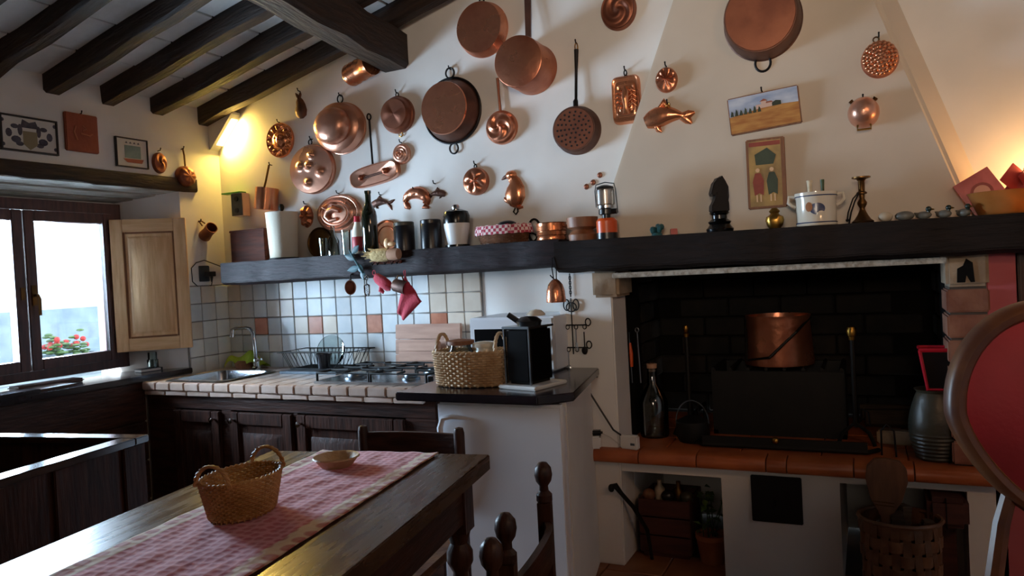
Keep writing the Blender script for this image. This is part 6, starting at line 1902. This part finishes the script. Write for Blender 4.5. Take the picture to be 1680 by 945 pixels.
for i in range(46):
    b = MB(); a = rr.uniform(0, 2*PI); L = rr.uniform(.03, .05); el = rr.uniform(-.5, .7)
    cx, cy, cz = rr.gauss(0, .028), rr.gauss(-.01, .028), .12+rr.random()*.20
    b.M = TR(cx, cy, cz, el, rr.uniform(-.6, .6), a)
    b.add([(0, 0, 0), (L*.5, -L*.3, .004), (L, 0, -.006), (L*.5, L*.3, .004)], [(0, 1, 2), (0, 2, 3)])
    part('leaf', b, 'leaf_dark' if i % 3 else 'leaf', o)
b = MB()
for i in range(6): b.tube([(rr.gauss(0, .02), rr.gauss(0, .02), .10), (rr.gauss(0, .03), rr.gauss(0, .03), .30)], .0025, 4)
part('stems', b, 'leaf_dark', o)
a_ = at(1003, 798, 'y', 3.06)
b = MB(); b.tube([(0, 0, 0), (.012, .0, .006), (.035, .01, -.03), (.075, .05, -.10), (.11, .12, -.22), (.12, .16, -.40)], [.012, .014, .010, .010, .009, .008], 8); b.sph((-.004, -.004, -.006), (.014, .014, .018), 10, 6)
one('iron_crook', b, 'iron_black', 'black iron crook leaning out of the left niche', 'poker', (a_.x+.005, 3.06, a_.z))
# right niche: splint log basket with wooden tools
bx0 = at(1478, 900, 'y', 2.98)
o = thing('log_basket', 'brown woven splint log basket in front of the right niche', 'basket', (bx0.x, 3.00, 0))
BR, BH = .130, at(1440, 860, 'y', 2.9).z
ns = 22
def rb(z): return BR*(.92+.10*z/BH)
for i in range(ns):
    a = 2*PI*i/ns
    b = MB(); nseg = 14
    vs, fs = [], []
    for k in range(nseg+1):
        z = BH*k/nseg
        row = z/BH*7
        off = .004*math.cos(PI*row+PI*(i % 2))
        for s in (-1, 1):
            g = a+s*.105
            r_ = rb(z)+off
            vs += [(r_*math.cos(g), r_*.85*math.sin(g), z)]
        for s in (1, -1):
            g = a+s*.105
            r_ = rb(z)+off-.002
            vs += [(r_*math.cos(g), r_*.85*math.sin(g), z)]
    for k in range(nseg):
        for j in range(4): fs.append((k*4+j, k*4+(j+1) % 4, k*4+4+(j+1) % 4, k*4+4+j))
    b.add(vs, fs); part('upright_splint', b, 'splint', o)
for q in range(7):
    z0 = BH*(q+.5)/7
    b = MB(); n = ns*4; vs, fs = [], []
    for i in range(n):
        a = 2*PI*i/n
        off = .006*math.cos(i/4*PI+PI*(q % 2)+PI)
        hh = BH/7*.40
        for (dz, dr) in ((-hh, 0), (hh, 0), (hh, -.002), (-hh, -.002)):
            z = z0+dz; r_ = rb(z)+off+dr
            vs.append((r_*math.cos(a), r_*.85*math.sin(a), z))
    for i in range(n):
        j2 = (i+1) % n
        for j in range(4): fs.append((i*4+j, j2*4+j, j2*4+(j+1) % 4, i*4+(j+1) % 4))
    b.add(vs, fs); part('hoop_splint', b, 'splint', o)
b = MB(); b.ring((0, 0, BH), rb(BH)+.003, (rb(BH)+.003)*.85, .008, 'xy', 40, 6); part('rim', b, 'splint', o)
b = MB(); b.lathe([(0, .002), (BR*.9, .002), (BR*.9, .01), (0, .01)], 24, sy=.85); part('base', b, 'splint', o)
# bellows / wooden paddle in the basket
p = at(1440, 800, 'y', 2.95)
o = thing('wooden_bellows', 'rounded dark wooden bellows standing in the log basket', 'bellows', (p.x+.005, 2.985, .012), 0, None, (R(-3), R(3), 0))
zt_ = at(1440, 758, 'y', 2.95).z
w_ = (at(1477, 800, 'y', 2.95).x-at(1407, 800, 'y', 2.95).x)/2
ol = [(-.012, 0), (.012, 0), (.016, zt_-.22), (w_*.75, zt_-.16), (w_, zt_-.09), (w_*.95, zt_-.045), (w_*.6, zt_-.015), (0, zt_-.012), (-w_*.6, zt_-.015), (-w_*.95, zt_-.045), (-w_, zt_-.09), (-w_*.75, zt_-.16), (-.016, zt_-.22)]
for yy in (-.018, .006):
    b = MB(); b.face(ol, yy, yy+.012); part('board', b, 'wood_paddle', o, .003)
b = MB(); b.face([(x_*.9, z_ if z_ > .1 else z_+.02) for x_, z_ in ol], -.006, .006); part('leather', b, 'splint', o)
b = MB()
for k in range(2): b.box(-w_*.7+k*.004, w_*.4, -.0195, -.0175, zt_-.17-k*.012, zt_-.166-k*.012)
part('nail_band', b, 'brass_old', o)
for k, (px, lab, H) in enumerate(((1490, 'pale split log standing in the log basket', .36), (1520, 'dark split log standing in the log basket', .33), (1465, 'short split log leaning behind the bellows', .37))):
    p = at(px, 840, 'y', 3.02)
    b = MB(); b.poly([(-.022, -.02), (.022, -.022), (.018, .02), (-.012, .024)], 0, H)
    one('split_log', b, 'log', lab, 'log', (p.x, 3.02+.02*k, .012), 0, 'split logs in the basket', .003, (R(4), R(-6+5*k), R(20*k)))
a_, c_ = at(1520, 815, 'y', 3.06), at(1592, 870, 'y', 3.06)
o = thing('log_section', 'reddish wooden log section jutting out of the right niche', 'log', ((a_.x+c_.x)/2, 3.10, (a_.z+c_.z)/2), 0, None)
hw_, hh_ = (c_.x-a_.x)/2, (a_.z-c_.z)/2
b = MB(); b.poly([(-hw_, -.05), (hw_, -.05), (hw_*1.0, .16), (-hw_, .16)], -hh_, hh_); part('body', b, 'crate', o, .018)
b = MB(); b.box(-hw_*.1, -hw_*.06, -.054, -.02, -hh_*.98, hh_*.98); part('iron_band', b, 'iron_black', o)
b = MB(); b.box(-hw_*.9, hw_*.5, .08, .15, -(o.location.z), -hh_+.004); part('support', b, 'crate', o)

# ------------------------------------------------------------------ window sill items
p = at(40, 636, 'z', .875)
b = MB(); b.box(-.08, .08, -.22, .16, 0, .012)
one('serving_board', b, 'dark_wood_y', 'dark flat wooden board lying on the window sill', 'board', (-3.55, p.y-.05, .871), R(6), bevel=.003)
b = MB(); b.box(-.05, .05, -.16, .16, .0, .02)
one('rolled_blind', b, 'window_wood', 'rolled brown blind lying along the foot of the window', 'blind', (-3.66, p.y+.08, .871), R(-4), bevel=.008)
b = MB(); b.box(-.055, .05, -.35, .02, .0, .018)
one('sill_board', b, 'sill', 'black stone slab lying on the front edge of the sill', 'slab', (-3.49, at(61, 645, 'x', -3.44).y, .871), 0, bevel=.003)
p = at(192, 608, 'z', .875)
o = thing('notebook', 'closed pale notebook with dark spine on the window sill', 'book', (-3.60, p.y+.03, .871), R(80))
b = MB(); b.box(-.06, .05, -.035, .035, .002, .014); part('pages', b, 'label_paper', o)
b = MB(); b.box(-.062, .06, -.037, .037, .0, .0022); b.box(-.062, .06, -.037, .037, .0138, .016); b.box(.052, .06, -.037, .037, 0, .016); part('cover', b, 'black_plastic', o)
for k, (px, r_, h_, lab) in enumerate(((232, .03, .06, 'squat glass jar on the sill below the shutter'), (265, .024, .10, 'slim clear glass on the sill below the shutter'))):
    p = at(px, 603, 'z', .872)
    b = MB(); b.lathe([(0, 0), (r_, 0), (r_, h_), (r_-.002, h_), (r_-.002, .004), (0, .004)], 20)
    one('glass_jar', b, 'clear_glass', lab, 'jar', (max(p.x, -3.62)+.02, min(p.y, 2.86), .871), 0, 'glasses on the sill')

# ------------------------------------------------------------------ added unseen fixtures for the two fill lights (behind and beside the camera)
o = thing('added_uplighter', 'added unseen floor uplighter fixture for the upper wall fill', 'floor lamp', (.1, -1.62, 0))
b = MB(); b.lathe([(0, 0), (.14, 0), (.14, .02), (.02, .03), (0, .03)], 24); part('base', b, 'iron', o)
b = MB(); b.lathe([(.012, .03), (.012, 1.66)], 10); part('pole', b, 'iron', o)
b = MB(); b.lathe([(0, 1.65), (.05, 1.65), (.17, 1.76), (.165, 1.76), (.05, 1.66), (0, 1.66)], 28); part('bowl', b, 'white_plastic', o)
o = thing('added_pendant', 'added unseen pendant fixture for the warm fill', 'pendant lamp', (1.35, .2, 2.40))
b = MB(); b.lathe([(.20, -.02), (.21, -.02), (.07, .16), (.06, .16)], 28); part('shade', b, 'cream_cloth', o)
b = MB(); b.tube([(0, 0, .16), (0, 0, ceil_z(1.35)-2.40)], .004, 6); part('cord', b, 'cable', o)
